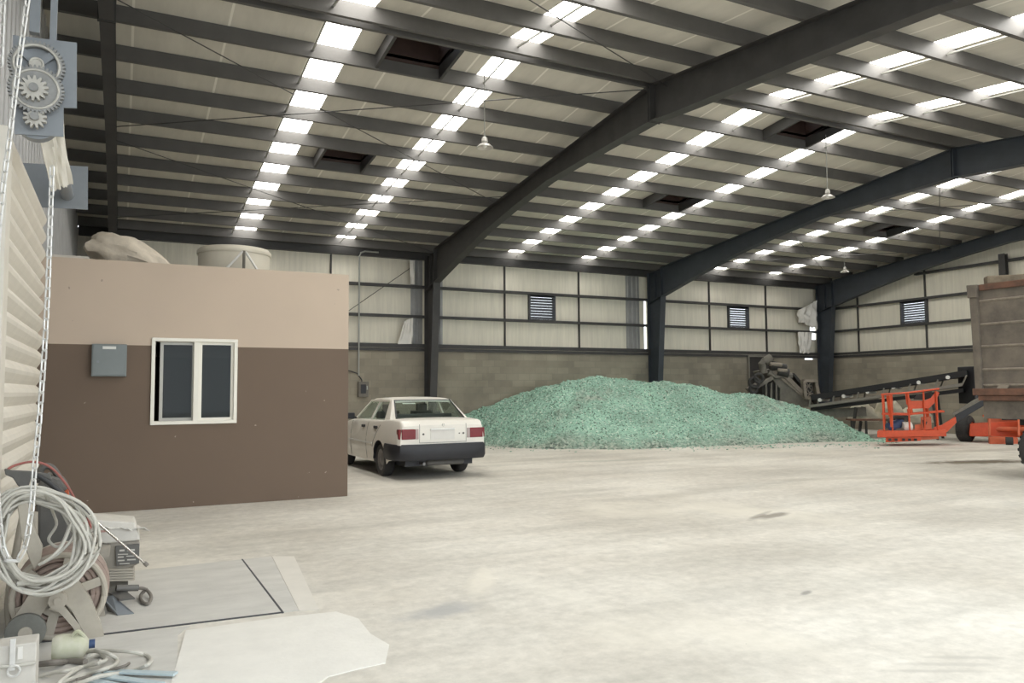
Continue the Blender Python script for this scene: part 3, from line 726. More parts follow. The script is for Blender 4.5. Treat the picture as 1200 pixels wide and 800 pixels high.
MB().cyl((BX, 6.014, BZ), (BX, 6.10, BZ), BR, 28).build('barrel_flange', M['plate'], t, True)
# gear plates
def gear(mb, c, R, teeth, th, hole=0.0, td=.022, ax=(0, -1, 0)):
    c = V(c); a = V((1, 0, 0)); b = V((0, 0, 1)); out = []
    for i in range(teeth):
        for q, rr in ((0, R-td), (.25, R), (.55, R), (.80, R-td)):
            an = 2*PI*(i+q)/teeth; out.append(c+a*math.cos(an)*rr+b*math.sin(an)*rr)
    e = V(ax)*th
    if hole:
        inn = [c+(p-c).normalized()*hole for p in out]
        mb.loft([out, [p+e for p in out], [p+e for p in inn], inn, out], True, False)
    else: mb.prism(out, e)
PY = 6.0
gp = thing('gear_plate', 'grey steel end plate with meshing gears at the top of the roller door', 'door gear', (-.5, PY, 3.5))
p = [at_y(x, y, PY) for x, y in ((15, 41), (90, 50), (90, 126.5), (74.5, 126), (74.5, 160), (17, 157))]
MB().prism(p, (0, .012, 0)).build('plate', M['plate'], gp)
ga = at_y(43.5, 78, PY); gb = at_y(43.5, 109, PY); gc = at_y(42, 141, PY)
R1 = .168
m1 = MB(); gear(m1, ga+V((0, -.005, 0)), R1, 40, .03, R1-.045, .018); g_ = m1.build('ring_gear', M['gear'], gp)
MB().tor(ga+V((0, -.04, 0)), (0, 1, 0), R1-.036, .009, 48, 6).build('rim', M['gearlight'], g_, True)
s = MB()
for k in range(4):
    an = PI/4+k*PI/2; d = V((math.cos(an), 0, math.sin(an)))
    s.beam(ga+V((0, -.02, 0))+d*.03, ga+V((0, -.02, 0))+d*(R1-.04), .045, .016, (0, 1, 0))
s.build('spokes', M['plate'], g_)
MB().cyl(ga+V((0, .0, 0)), ga+V((0, -.05, 0)), .045, 20).tor(ga+V((0, -.05, 0)), (0, 1, 0), .038, .008, 24, 6).build('hub', M['gearlight'], g_)
R2 = .165
m2 = MB(); gear(m2, gb+V((0, -.052, 0)), R2, 40, .028, .0, .018); g2_ = m2.build('ring_gear', M['gear'], gp)
MB().tor(gb+V((0, -.082, 0)), (0, 1, 0), R2-.035, .008, 48, 6).build('rim', M['gearlight'], g2_, True)
m3 = MB(); gear(m3, gb+V((-.01, -.082, -.005)), .085, 14, .03, 0, .026); m3.build('pinion', M['gearlight'], g2_)
MB().cyl(gb+V((-.01, -.11, -.005)), gb+V((-.01, -.135, -.005)), .028, 16).build('shaft', M['gear'], g2_)
m4 = MB(); gear(m4, gc+V((0, -.03, 0)), .070, 12, .04, 0, .024); g4 = m4.build('pinion', M['gearlight'], gp)
MB().cyl(gc+V((0, -.07, 0)), gc+V((0, -.10, 0)), .026, 16).build('shaft', M['gear'], g4)
PY2 = 9.2
p = [at_y(x, y, PY2) for x, y in ((12, 190), (103, 195), (103, 245.5), (12, 241))]
o = MB().prism(p, (0, .012, 0)).build('end_plate', M['plate'], None, origin=p[2]); tag(o, 'plain grey end plate at the far end of the roller door barrel', 'end plate')
# bracket steel above the plate
o = MB().box((-.62, 6.02, 3.95), (-.56, 6.08, 5.9)).box((-.50, 6.02, 3.9), (-.46, 6.06, 5.9)).build('hanger_bar', M['plate'], None, origin=(-.56, 6.05, 3.95)); tag(o, 'grey hanger bars rising from the gear plate to the roof', 'hanger')
# torn sheet hanging from the barrel
A_, B2, C2, D2 = at_y(45, 160, 6.3), at_y(74, 140, 6.3), at_y(84, 216, 6.6), at_y(61, 226, 6.6)
cloth('torn_sheet', [A_, B2, C2, D2], 14, 12, .05, 3, .008, M['door'], 'torn white sheet hanging under the roller door gear plate', 'sheet', 5, .10)

# chains
def chain(pts, name, label, pitch=.060, wr=.0052):
    P = [V(p) for p in pts]; L = [0]
    for a, b in zip(P, P[1:]): L.append(L[-1]+(b-a).length)
    def ev(s):
        for i in range(len(P)-1):
            if s <= L[i+1]: return P[i].lerp(P[i+1], (s-L[i])/max(L[i+1]-L[i], 1e-6)), (P[i+1]-P[i]).normalized()
        return P[-1], (P[-1]-P[-2]).normalized()
    mb = MB(); n = int(L[-1]/pitch)
    for i in range(n):
        c, d = ev((i+.5)*pitch); v = V((.62, .78, 0)) if i % 2 else V((.80, -.58, 0))
        v = (v-d*v.dot(d)).normalized()
        hl, hw = pitch*.66-wr, .0145-wr*.3; hl2 = hl-hw
        ring = []
        for k in range(14):
            an = 2*PI*k/14; x = math.cos(an)*hw; y = math.sin(an)*hw+(hl2 if math.sin(an) >= 0 else -hl2)
            ring.append(c+v*x+d*y)
        mb.tube(ring, wr, 5, True)
    o = mb.build(name, M['chain'], None, True, origin=P[0]); tag(o, label, 'chain'); return o
def smooth(pts, n=8):
    P = [V(p) for p in pts]; out = []
    for i in range(len(P)-1):
        a = P[max(i-1, 0)]; b = P[i]; c = P[i+1]; d = P[min(i+2, len(P)-1)]
        for k in range(n):
            t_ = k/n; out.append(.5*((2*b)+(c-a)*t_+(2*a-5*b+4*c-d)*t_*t_+(3*b-a-3*c+d)*t_**3))
    out.append(P[-1]); return out
CHY = 5.0
top = at_y(33, -6, CHY)
chain(smooth([at_y(4, -8, CHY), at_y(2, 40, CHY), at_y(0, 90, CHY)]), 'hand_chain', 'short length of chain at the very top left edge beside the gears')
chain(smooth([at_y(61, 196, 5.15), at_y(60.5, 215, 5.15), at_y(55, 360, 5.1), at_y(47, 480, 5.0), at_y(40, 555, CHY), at_y(36.5, 600, 4.95), at_y(28, 643, 4.9), at_y(15, 657, 4.9), at_y(5, 646, 4.9), at_y(0, 618, 4.9), at_y(-4, 560, 4.9), at_y(-7, 400, 4.95), at_y(-2, 275, CHY), at_y(12, 155, CHY), at_y(22, 75, CHY), top]), 'hand_chain', 'long galvanised chain looping from the gear plate down over the cable coil')

# ------------------------------------------------------------------ car
def make_car():
    fw = V((-.012, 1.0, 0)).normalized(); rt = V((fw.y, -fw.x, 0)); org = V((4.90, 13.37, 0))
    T = Matrix(((rt.x, fw.x, 0, org.x), (rt.y, fw.y, 0, org.y), (0, 0, 1, 0), (0, 0, 0, 1)))
    t = thing('car', 'white four door sedan with dark bumper parked beside the cabin', 'car', org+V((0, 0, 0)))
    def B(): return MB(T)
    def lerp(tab, y):
        for (a, va), (b, vb) in zip(tab, tab[1:]):
            if y <= b: return va+(vb-va)*max(0, (y-a))/(b-a)
        return tab[-1][1]
    top = [(-.97, .90), (-.93, .965), (-.86, .995), (-.40, 1.01), (.0, .985), (1.7, .955), (1.9, .945), (2.6, .86), (3.1, .76), (3.22, .70)]
    wid = [(-.97, .765), (-.90, .805), (-.5, .83), (.6, .838), (2.0, .835), (2.9, .80), (3.22, .72)]
    bot = [(-.97, .36), (-.5, .30), (-.36, .235), (2.0, .235), (2.9, .27), (3.22, .34)]
    WB, WR, AR, WZ = 2.43, .288, .345, .288
    ys = sorted(set([-.97, -.95, -.92, -.88, -.80, -.7, -.6, -.5, -.42]+[i*.05 for i in range(-7, 64)]+[-AR, AR, WB-AR, WB+AR, 3.19, 3.22]))
    rings = []
    NR = 12
    for y in ys:
        zt, w, zb = lerp(top, y), lerp(wid, y), lerp(bot, y)
        za = zb
        for wy in (0, WB):
            d = abs(y-wy)
            if d <= AR: za = max(za, WZ+math.sqrt(max(AR*AR-d*d, 0)))
        side = []
        for i in range(NR+1):
            f_ = i/NR; z = za+(zt-.03-za)*f_
            k = 1-.045*max(0, (.50-z)/.3)**1.5-.095*max(0, (z-.60)/.4)**1.8
            side.append((w*k, z))
        xs = side[-1][0]
        crown = [(xs-.012, zt-.010), (xs-.04, zt), (xs*.6, zt+.012), (xs*.25, zt+.016)]
        half = side+crown
        ring = [V((-x, y, z)) for x, z in half]+[V((x, y, z)) for x, z in reversed(half)]
        rings.append(ring)
    mb = B(); mb.loft(rings, False, False)
    mb.add(rings[0], [tuple(range(len(rings[0])))]); mb.add(rings[-1], [tuple(reversed(range(len(rings[-1]))))])
    body = mb.build('body', M['white_car'], t, True)
    ub = B(); ub.box((-.62, -.80, .22), (.62, 3.0, .60)); ub.box((-.74, .40, .22), (.74, 2.03, .5)); ub.build('underbody', M['black_plastic'], t)
    for wy in (0, WB):
        for s in (-1, 1):
            lin = B(); n = 14; R = [[V((s*x, wy+math.cos(PI*k/n)*(AR-.004), WZ+math.sin(PI*k/n)*(AR-.004))) for k in range(n+1)] for x in (.825 if wy == 0 else .82, .55)]
            lin.loft(R, False, False); lin.build('wheel_arch_liner', M['black_plastic'], t)
    # roof and pillars
    roofy = [(.02, 1.325), (.10, 1.352), (.30, 1.372), (.65, 1.382), (1.0, 1.372), (1.20, 1.345), (1.27, 1.325)]
    RW = .575
    R = []
    for y, z in roofy:
        hw = RW-(.02 if y < .05 or y > 1.25 else 0)
        pts = [(-hw, z-.035), (-hw+.02, z-.012), (-hw*.6, z), (0, z+.006), (hw*.6, z), (hw-.02, z-.012), (hw, z-.035)]
        R.append([V((x, y, zz)) for x, zz in pts]+[V((x*.96, y, zz-.03)) for x, zz in reversed(pts)])
    B().loft(R).build('roof', M['white_car'], t, True)
    BWd = .745
    def pillar(y0, y1, yt0, yt1, th=.035, zb=.975, zt=1.335):
        for s in (-1, 1):
            a = [V((s*BWd, y0, zb)), V((s*BWd, y1, zb)), V((s*(RW-.01), yt1, zt)), V((s*(RW-.01), yt0, zt))]
            B().prism(a, (-s*th, 0, 0)).build('pillar', M['white_car'], t)
    pillar(-.36, -.05, .06, .16)         # C
    pillar(.70, .78, .66, .73)           # B
    pillar(1.68, 1.77, 1.20, 1.27)       # A
    for s in (-1, 1):                    # thin door frame rail beneath the roof
        fr = B(); fr.beam((s*(RW+.0), .10, 1.325), (s*(RW+.0), 1.24, 1.325), .03, .02)
        fr.beam((s*(RW+.02), .08, 1.31), (s*(RW+.02), 1.25, 1.31), .012, .02)
        fr.build('drip_rail', M['white_car'], t)
    def pane(a, th=.006, name='side_window', lab=None, m='glass'):
        P = [V(p) for p in a]; n = (P[1]-P[0]).cross(P[2]-P[0]).normalized()
        return B().prism(P, n*th).build(name, M[m], t)
    for s in (-1, 1):
        x0, x1 = s*(BWd-.012), s*(RW-.006)
        def q(y, f_): return V((x0+(x1-x0)*f_, y, .975+.355*f_))
        pane([q(-.02, .0), q(.70, .0), q(.66, .97), q(.17, .97)])
        pane([q(.79, .0), q(1.66, .0), q(1.22, .97), q(.74, .97)])
    ZB = 1.0
    rw = pane([(-.64, -.40, ZB+.012), (.64, -.40, ZB+.012), (.535, .03, 1.325), (-.535, .03, 1.325)], name='rear_window')
    pane([(-.68, 1.80, .965), (.68, 1.80, .965), (.545, 1.25, 1.33), (-.545, 1.25, 1.33)], name='windscreen')
    sl = B()
    P = [V((-.64, -.41, ZB+.012)), V((.64, -.41, ZB+.012)), V((.535, .025, 1.33)), V((-.535, .025, 1.33))]
    for i in range(4): sl.beam(P[i], P[(i+1) % 4], .022, .014)
    sl.build('window_seal', M['black_plastic'], rw)
    MB(T).beam((-.40, -.03, 1.272), (-.16, -.03, 1.272), .03, .005, (0, -.6, .8)).build('sticker', M['label'], rw)
    for s in (-1, 1):                    # rear C posts filling between roof and deck beside the rear window
        cp = B()
        a = [V((s*.655, -.40, ZB)), V((s*.745, -.36, .985)), V((s*.565, .06, 1.335)), V((s*.545, .03, 1.335))]
        cp.prism(a, (0, .03, -.02))
        cp.build('rear_post', M['white_car'], t)
    # interior
    for x in (-.34, .34):
        st = B(); st.box((x-.22, .92, .95), (x+.22, 1.02, 1.12)); st.box((x-.11, .93, 1.11), (x+.11, 1.0, 1.25)); st.build('front_seat', M['seat'], t, False, .02)
    B().box((-.60, .06, .95), (.60, .16, 1.08)).build('rear_seat', M['seat'], t, False, .02)
    B().box((-.62, -.34, .985), (.62, .05, 1.022)).build('parcel_shelf', M['darkgrey'], t)
    # bumpers
    def bumper(name, pts, z0, z1, d):
        R = []
        for (x, y) in pts:
            v = V((x, y, 0)); 
            R.append((v))
        mb = B(); rings = []
        n = len(R)
        for i, p in enumerate(R):
            tg = (R[min(i+1, n-1)]-R[max(i-1, 0)]).normalized(); nn = V((tg.y, -tg.x, 0))
            rings.append([p+V((0, 0, z0+.03)), p+nn*d*.6+V((0, 0, z0)), p+nn*d+V((0, 0, z0+.05)), p+nn*d+V((0, 0, z1-.05)), p+nn*d*.7+V((0, 0, z1)), p+V((0, 0, z1))])
        mb.loft(rings); return mb.build(name, M['black_plastic'], t, True)
    bumper('rear_bumper', [(-.80, -.36), (-.815, -.6), (-.80, -.82), (-.74, -.93), (-.55, -.985), (0, -1.0), (.55, -.985), (.74, -.93), (.80, -.82), (.815, -.6), (.80, -.36)], .33, .60, .06)
    bumper('front_bumper', [(.79, 2.80), (.78, 3.0), (.70, 3.17), (.45, 3.24), (0, 3.26), (-.45, 3.24), (-.70, 3.17), (-.78, 3.0), (-.79, 2.80)], .26, .54, .06)
    # rear details
    yr = -.972
    for s in (-1, 1):
        l = B(); l.box((s*.50 if s > 0 else -.745, yr-.012, .685), (.745 if s > 0 else -.50, yr+.06, .855)).build('tail_light', M['redlens'], t, False, .01)
        lp = [o_ for o_ in t.children if o_.name.startswith('tail_light')][-1]
        B().box((min(s*.445, s*.50), yr-.008, .685), (max(s*.445, s*.50), yr+.02, .855)).build('reversing_lamp', M['clearlens'], lp, False, .006)
        w_ = B(); w_.box((min(s*.745, s*.79), yr+.01, .685), (max(s*.745, s*.79), yr+.14, .855)); w_.build('side_marker', M['redlens'], lp, False, .015)
    sm = B()
    sm.box((-.43, yr-.002, .62), (-.425, yr+.01, .93)); sm.box((.425, yr-.002, .62), (.43, yr+.01, .93)); sm.box((-.43, yr-.002, .618), (.43, yr+.01, .624))
    sm.build('trunk_seam', M['darkgrey'], t)
    pl_ = B().box((-.23, yr-.006, .675), (.21, yr+.004, .835)).build('plate_recess', M['plastic_w'], t)
    B().box((-.24, yr-.03, .838), (.20, yr+.004, .852)).build('garnish', M['chrome'], pl_)
    em = B(); em.tor((0.0, yr-.006, .915), (0, 1, 0), .022, .004, 18, 6); em.box((-.03, yr-.008, .911), (.03, yr-.002, .919)); em.build('emblem', M['chrome'], t)
    for x in (-.36, .30, .375):
        kh = B(); kh.cyl((x, yr+.005, .765), (x, yr-.008, .765), .018 if x != .30 else .011, 12); kh.build('lock', M['darkgrey'], t)
    # side details
    for s in (-1, 1):
        d = B()
        def sx(z, y): return s*(lerp(wid, y)*(1-.045*max(0, (.50-z)/.3)**1.5-.095*max(0, (z-.60)/.4)**1.8)+.002)
        for yy, tilt in ((.74, 0), (1.78, 0)):
            pts = [V((sx(z, yy), yy, z)) for z in (.27, .4, .55, .7, .85, .93)]
            B().tube(pts, .004, 5).build('door_seam', M['darkgrey'], t)
        d.tube([V((sx(z, .36-.0 if z < .55 else .36-(z-.55)*.75), .36 if z < .55 else .36-(z-.55)*.95, z)) for z in (.50, .6, .7, .8, .9)], .004, 5)
        d.build('door_seam', M['darkgrey'], t)
        for yy in (.16, .90):
            h = B(); h.beam((sx(.85, yy)+s*.012, yy, .85), (sx(.85, yy)+s*.012, yy+.17, .85), .03, .05); h.build('door_handle', M['black_plastic'], t, False, .008)
        tr = B(); ya, yb_ = .40, 2.0
        tr.beam((sx(.56, ya)+s*.004, ya, .56), (sx(.56, yb_)+s*.004, yb_, .56), .012, .03).build('side_moulding', M['label'], t)
        mi = B(); mi.cbox((s*.90, 1.60, 1.02), (.085, 0, 0), (0, .045, 0), (0, 0, .06)); mi.beam((s*.76, 1.63, .98), (s*.84, 1.62, 1.0), .05, .03)
        mi.build('side_mirror', M['black_plastic'], t, False, .02)
    # wheels
    for wy in (0, WB):
        for s in (-1, 1):
            tw = .19; xo = s*.80; xi = s*(.80-tw)
            ty_ = B(); ty_.lathe((xi, wy, WZ), (s, 0, 0), [(.19, 0), (.255, 0), (.28, .02), (WR, .045), (WR, tw-.045), (.28, tw-.02), (.255, tw), (.19, tw-.005), (.185, .02)], 36)
            tyo = ty_.build('wheel', M['rubber'], t, True)
            hb = B(); hb.lathe((xi, wy, WZ), (s, 0, 0), [(.19, .02), (.19, tw-.012), (.165, tw-.03), (.12, tw-.045), (.07, tw-.02), (.05, tw-.01), (.001, tw-.005)], 28)
            hb.build('hub', M['hub'], tyo, True)
    B().cyl((-.35, -.99, .27), (-.35, -.5, .27), .024, 12).build('exhaust_pipe', M['hub'], t)
    B().box((-.25, -.86, .22), (.45, -.45, .32)).build('rear_valance', M['darkgrey'], t, False, .04)
    return t
make_car()

# ------------------------------------------------------------------ green gravel pile
def gravel_mat():
    m = bpy.data.materials.new('green crushed glass'); m.use_nodes = True
    nt = m.node_tree; b = nt.nodes['Principled BSDF']; b.inputs['Roughness'].default_value = .55
    L = nt.links.new; g = nt.nodes.new('ShaderNodeNewGeometry')
    vo = nt.nodes.new('ShaderNodeTexVoronoi'); vo.inputs['Scale'].default_value = 30; L(g.outputs['Position'], vo.inputs['Vector'])
    sp = nt.nodes.new('ShaderNodeSeparateColor'); L(vo.outputs['Color'], sp.inputs[0])
    r = nt.nodes.new('ShaderNodeValToRGB'); e = r.color_ramp.elements
    e[0].position = .0; e[0].color = (.035, .07, .05, 1); e[1].position = 1; e[1].color = (.70, .74, .66, 1)
    for p, c in ((.10, (.13, .23, .17, 1)), (.16, (.25, .43, .335, 1)), (.60, (.31, .52, .41, 1)), (.92, (.38, .59, .48, 1)), (.96, (.62, .74, .65, 1))):
        x = e.new(p); x.color = c
    L(sp.outputs[0], r.inputs[0])
    n = nt.nodes.new('ShaderNodeTexNoise'); n.inputs['Scale'].default_value = 1.0; n.inputs['Detail'].default_value = 6; L(g.outputs['Position'], n.inputs['Vector'])
    r2 = nt.nodes.new('ShaderNodeValToRGB'); r2.color_ramp.elements[0].position = .35; r2.color_ramp.elements[1].position = .65
    r2.color_ramp.elements[0].color = (.80, .80, .78, 1); r2.color_ramp.elements[1].color = (1.12, 1.12, 1.10, 1); L(n.outputs['Fac'], r2.inputs[0])
    mx = nt.nodes.new('ShaderNodeMix'); mx.data_type = 'RGBA'; mx.blend_type = 'MULTIPLY'; mx.inputs[0].default_value = 1
    L(r.outputs[0], mx.inputs[6]); L(r2.outputs[0], mx.inputs[7])
    # the coarse, dirtier shards gathered along the foot of the heap
    at = nt.nodes.new('ShaderNodeAttribute'); at.attribute_name = 'coarse'
    vo2 = nt.nodes.new('ShaderNodeTexVoronoi'); vo2.inputs['Scale'].default_value = 15; L(g.outputs['Position'], vo2.inputs['Vector'])
    s2 = nt.nodes.new('ShaderNodeSeparateColor'); L(vo2.outputs['Color'], s2.inputs[0])
    r3 = nt.nodes.new('ShaderNodeValToRGB'); e = r3.color_ramp.elements
    e[0].position = 0; e[0].color = (.05, .075, .06, 1); e[1].position = 1; e[1].color = (.50, .52, .46, 1)
    for p, c in ((.2, (.15, .19, .155, 1)), (.55, (.27, .34, .27, 1)), (.85, (.44, .48, .40, 1))):
        x = e.new(p); x.color = c
    L(s2.outputs[1], r3.inputs[0])
    m2 = nt.nodes.new('ShaderNodeMix'); m2.data_type = 'RGBA'; L(at.outputs['Fac'], m2.inputs[0]); L(mx.outputs[2], m2.inputs[6]); L(r3.outputs[0], m2.inputs[7])
    L(m2.outputs[2], b.inputs['Base Color'])
    bp = nt.nodes.new('ShaderNodeBump'); bp.inputs['Strength'].default_value = .8; bp.inputs['Distance'].default_value = .03
    L(vo.outputs['Distance'], bp.inputs['Height']); L(bp.outputs[0], b.inputs['Normal'])
    return m
def apex(px, py, y): p = at_y(px, py, y); return (p.x, p.y, p.z)
CON = [apex(595, 467, 20.6), apex(640, 451, 20.0), apex(672, 445, 19.3), apex(700, 441.5, 19.0), apex(728, 443, 18.9), apex(755, 446.5, 18.7), apex(785, 447, 18.5), apex(812, 450, 18.2), apex(838, 455, 18.0), apex(862, 459, 17.8),
       apex(890, 463, 17.5), apex(920, 471, 17.1), apex(950, 481, 16.5), apex(975, 490, 16.0), apex(1000, 501, 15.5), apex(1022, 511, 14.95), apex(1044, 514.5, 14.4), apex(548, 484, 20.9), apex(520, 492, 21.0)]
SEG = []
order = [18, 17]+list(range(17))
PTS = [V(CON[i]) for i in order]
def pile_h(x, y):
    best = -9
    for a, b in zip(PTS, PTS[1:]):
        ab = V((b.x-a.x, b.y-a.y)); ap = V((x-a.x, y-a.y)); l2 = ab.length_squared
        t_ = max(0, min(1, ap.dot(ab)/l2)); d = (ap-ab*t_).length; h = a.z+(b.z-a.z)*t_
        best = max(best, h-d*.60 + .10*math.exp(-d*1.2)-.10)
    p = V((x, y, 0))
    return best+.10*mnoise.noise(p*.9)*min(1, max(0, best+.3))+.06*mnoise.noise(p*2.6)
px0, px1, py0, py1 = 5.2, 20.6, 13.6, YB-.02
st_ = .062
nx, ny = int((px1-px0)/st_), int((py1-py0)/st_)
vid = {}; vs = []; co_ = []; H = {}
for j in range(ny+1):
    for i in range(nx+1):
        x, y = px0+i*st_, py0+j*st_; H[i, j] = pile_h(x, y)
def vert(i, j):
    if (i, j) in vid: return vid[i, j]
    x, y = px0+i*st_, py0+j*st_; h = H[i, j]
    cz = max(h, -.05)
    jx = random.uniform(-.4, .4)*st_; jy = random.uniform(-.4, .4)*st_
    foot = max(0, 1-max(h, 0)/.42)
    z = cz+random.uniform(-.022, .022)+(random.uniform(-.0, .05) if random.random() < .25*foot else 0)
    vid[i, j] = len(vs); vs.append((x+jx, min(y+jy, YB-.01), max(z, -.04))); 
    co_.append(max(0, min(1, max(foot*1.35+mnoise.noise(V((x, y, 4))*1.3)*.9-.35, mnoise.noise(V((x*.9, y*.9, 9)))*1.3+mnoise.noise(V((x*4, y*4, 2)))*.8-.38)))*(.95 if x < 17.5 else max(0, 1-(x-17.5)*.9)))
    return vid[i, j]
fs = []
for j in range(ny):
    for i in range(nx):
        if max(H[i, j], H[i+1, j], H[i, j+1], H[i+1, j+1]) > -.02:
            fs.append((vert(i, j), vert(i+1, j), vert(i+1, j+1), vert(i, j+1)))
me = bpy.data.meshes.new('gravel_pile'); me.from_pydata(vs, [], fs); me.update()
at_ = me.attributes.new('coarse', 'FLOAT', 'POINT')
for i, c in enumerate(co_): at_.data[i].value = c
me.materials.append(gravel_mat())
o = bpy.data.objects.new('gravel_pile', me); C.objects.link(o)
tag(o, 'long heap of green crushed glass gravel in the middle of the warehouse', 'gravel pile', kind='stuff')
# shards scattered at the foot of the heap
sh = MB()
for k in range(420):
    a = random.random(); px = 560+a*480; p = at_z(px, 523.5+abs(random.gauss(0, 2.2))-(px-720)**2*.00005)
    if pile_h(p.x, p.y) > .10: continue
    s = random.uniform(.006, .02)
    sh.cbox((p.x, p.y, s*.5), V((random.uniform(.5, 1), random.uniform(-.6, .6), .2))*s, V((random.uniform(-.6, .6), random.uniform(.5, 1), 0))*s, (0, 0, s*.6))
o = sh.build('gravel_scatter', bpy.data.materials['green crushed glass']); tag(o, 'loose shards scattered on the floor along the foot of the green heap', 'gravel', kind='stuff')

# ------------------------------------------------------------------ conveyor
f0, f1 = 24.4, 21.7
def cv(px, py, off=0):
    k = (px-945)/(1130-945); return at_f(px, py, f0+(f1-f0)*k+off)
t = thing('conveyor', 'long inclined belt conveyor rising behind the orange lift basket', 'conveyor', cv(1030, 470)*1)
aR = cv(950, 466); bR = cv(1133, 437)
ax = (bR-aR).normalized(); side = ax.cross(V((0, 0, 1))).normalized()
if side.dot(cf) < 0: side = -side           # points away from camera
WID = .75
MB().beam(aR+side*WID*.5, bR+side*WID*.5, WID*.96, .17).build('belt', M['belt'], t)
MB().beam(cv(949, 479.5)+side*WID*.5, cv(1128, 457)+side*WID*.5, WID*.8, .10).build('return_belt', M['belt'], t)
for s in (0, WID):
    fr = MB(); fr.beam(cv(949, 476)+side*(s-.03), cv(1128, 450.5)+side*(s-.03), .06, .085)
    for k in range(7):
        q = aR.lerp(bR, k/6)+side*(s-.03)+V((0, 0, -.06)); w = cv(949, 476).lerp(cv(1128, 450.5), k/6)+side*(s-.03)
        fr.beam(q, w, .035, .035)
    fr.build('side_frame', M['alu'], t)
for (px, py) in ((961, 468.5), (989, 464), (1017, 459), (1047, 453.5), (1077, 448), (1111, 442)):
    c = cv(px, py)
    MB().cyl(c-side*.06, c+side*(WID+.05), .055, 14).build('roller', M['label'], t, True)
for (px0_, py0_, px1_, py1_) in ((1003, 477, 998, 496), (1092, 462, 1098, 492), (953, 480, 953, 500)):
    for s in (0, WID):
        p = cv(px0_, py0_)+side*s; q = cv(px1_, py1_)+side*s
        MB().beam(p, (q.x, q.y, 0), .07, .07).build('leg', M['machine_dark'], t)
c = cv(1138, 450)
MB().beam(c-V((0, 0, .55))+side*.4, c+V((0, 0, .50))+side*.4, .42, .8, cf).build('head_hood', M['black_plastic'], t, False, .02)
o = MB().beam(cv(940, 486, .3), cv(1015, 482, .3), .05, .28).build('skirt_plate', M['machine'], t)

# ------------------------------------------------------------------ crusher behind the pile
fC = 25.6
def mc(px, py, off=0): return at_f(px, py, fC+off)
R_, U_ = cr, V((0, 0, 1)); D_ = V((cf.x, cf.y, 0)).normalized()
t = thing('crusher', 'dusty grey crushing machine with inclined feed chute behind the green heap', 'machine', (mc(915, 470).x, mc(915, 470).y, 0))
def flatbox(mb, pts, depth, off=0): mb.prism([mc(x, y, off) for x, y in pts], D_*depth)
b = MB(); flatbox(b, [(896, 434), (908, 431), (946, 463), (956, 476), (914, 478), (914, 455)], 1.3); b.build('chute', M['machine'], t, False, .02)
b = MB(); flatbox(b, [(905, 435), (910, 433.5), (942, 460), (940, 465)], .02, -.06); flatbox(b, [(918, 441), (926, 442), (942, 458), (941, 463)], .03, -.10); b.build('chute_plate', M['tubrib'], t)
b = MB(); flatbox(b, [(928, 437), (931, 437), (946, 455), (943, 457)], .9, .1); b.build('rail', M['machine_dark'], t)
b = MB()
b.tube([mc(895, 437), mc(893, 426), mc(897, 422)], .13, 10); b.tube([mc(896, 424), mc(904, 418.5)], .14, 10); b.tube([mc(900, 436), mc(908, 441), mc(928, 440)], .10, 8)
b.build('arm', M['machine'], t, True)
b = MB()
b.cyl(mc(903, 428), mc(921, 431), .16, 16, .12); b.cyl(mc(911, 434.5), mc(923, 438), .17, 16); b.build('hydraulic_cylinder', M['machine_dark'], t, True)
b = MB(); b.cyl(mc(902, 426.5, -.1), mc(916, 427.5, -.1), .07, 12); b.cyl(mc(911, 433.5, -.12), mc(922, 434.5, -.12), .07, 12); b.build('cylinder_cover', M['tubrib'], t, True)
b = MB(); flatbox(b, [(878, 455), (905, 440), (907, 444), (882, 459)], .5, -.1); b.build('side_beam', M['machine'], t)
b = MB()
for (x, y, r_) in ((884, 448, .16), (889, 443, .14), (883, 456, .12)): b.tor(mc(x, y, -.15), D_, r_, .05, 18, 8)
b.build('hoses', M['machine_dark'], t, True)
b = MB(); flatbox(b, [(893, 452), (914, 444), (914, 478), (893, 478)], .6, .1); b.build('engine_block', M['machine_dark'], t)
b = MB()
for x in (897, 903, 909): flatbox(b, [(x, 449), (x+2, 448), (x+2, 470), (x, 470)], .05, -.02)
b.build('ribs', M['machine'], t)
b = MB()
P0 = [(941, 446), (955, 446), (958, 466), (943, 466)]
for i in range(4): b.beam(mc(*P0[i], -.1), mc(*P0[(i+1) % 4], -.1), .09, .25, D_)
b.beam(mc(955, 446, -.1), mc(960, 468, .1), .05, .3, D_); b.build('fan_frame', M['tubrib'], t)
b = MB(); flatbox(b, [(942, 447), (954, 447), (957, 465), (944, 465)], .05, .1); b.build('fan_back', M['tubrib'], t)
b = MB()
b.cyl(mc(947.5, 452, -.05), mc(947.5, 452, -.02), .13, 18); b.cyl(mc(949, 461, -.05), mc(949, 461, -.02), .13, 18); b.build('fan_opening', M['machine_dark'], t)
b = MB()
for x, y in ((947.5, 452), (949, 461)):
    for k in range(3):
        an = k*PI/3; d = R_*math.cos(an)+U_*math.sin(an); c = mc(x, y, -.08); b.beam(c-d*.12, c+d*.12, .02, .03)
b.build('fan_blade', M['tubrib'], t)
for x in (884, 905, 935, 954):
    q = mc(x, 470, .3); MB().beam((q.x, q.y, 0), (q.x, q.y, q.z+.1), .14, .14).build('support_leg', M['machine_dark'], t)

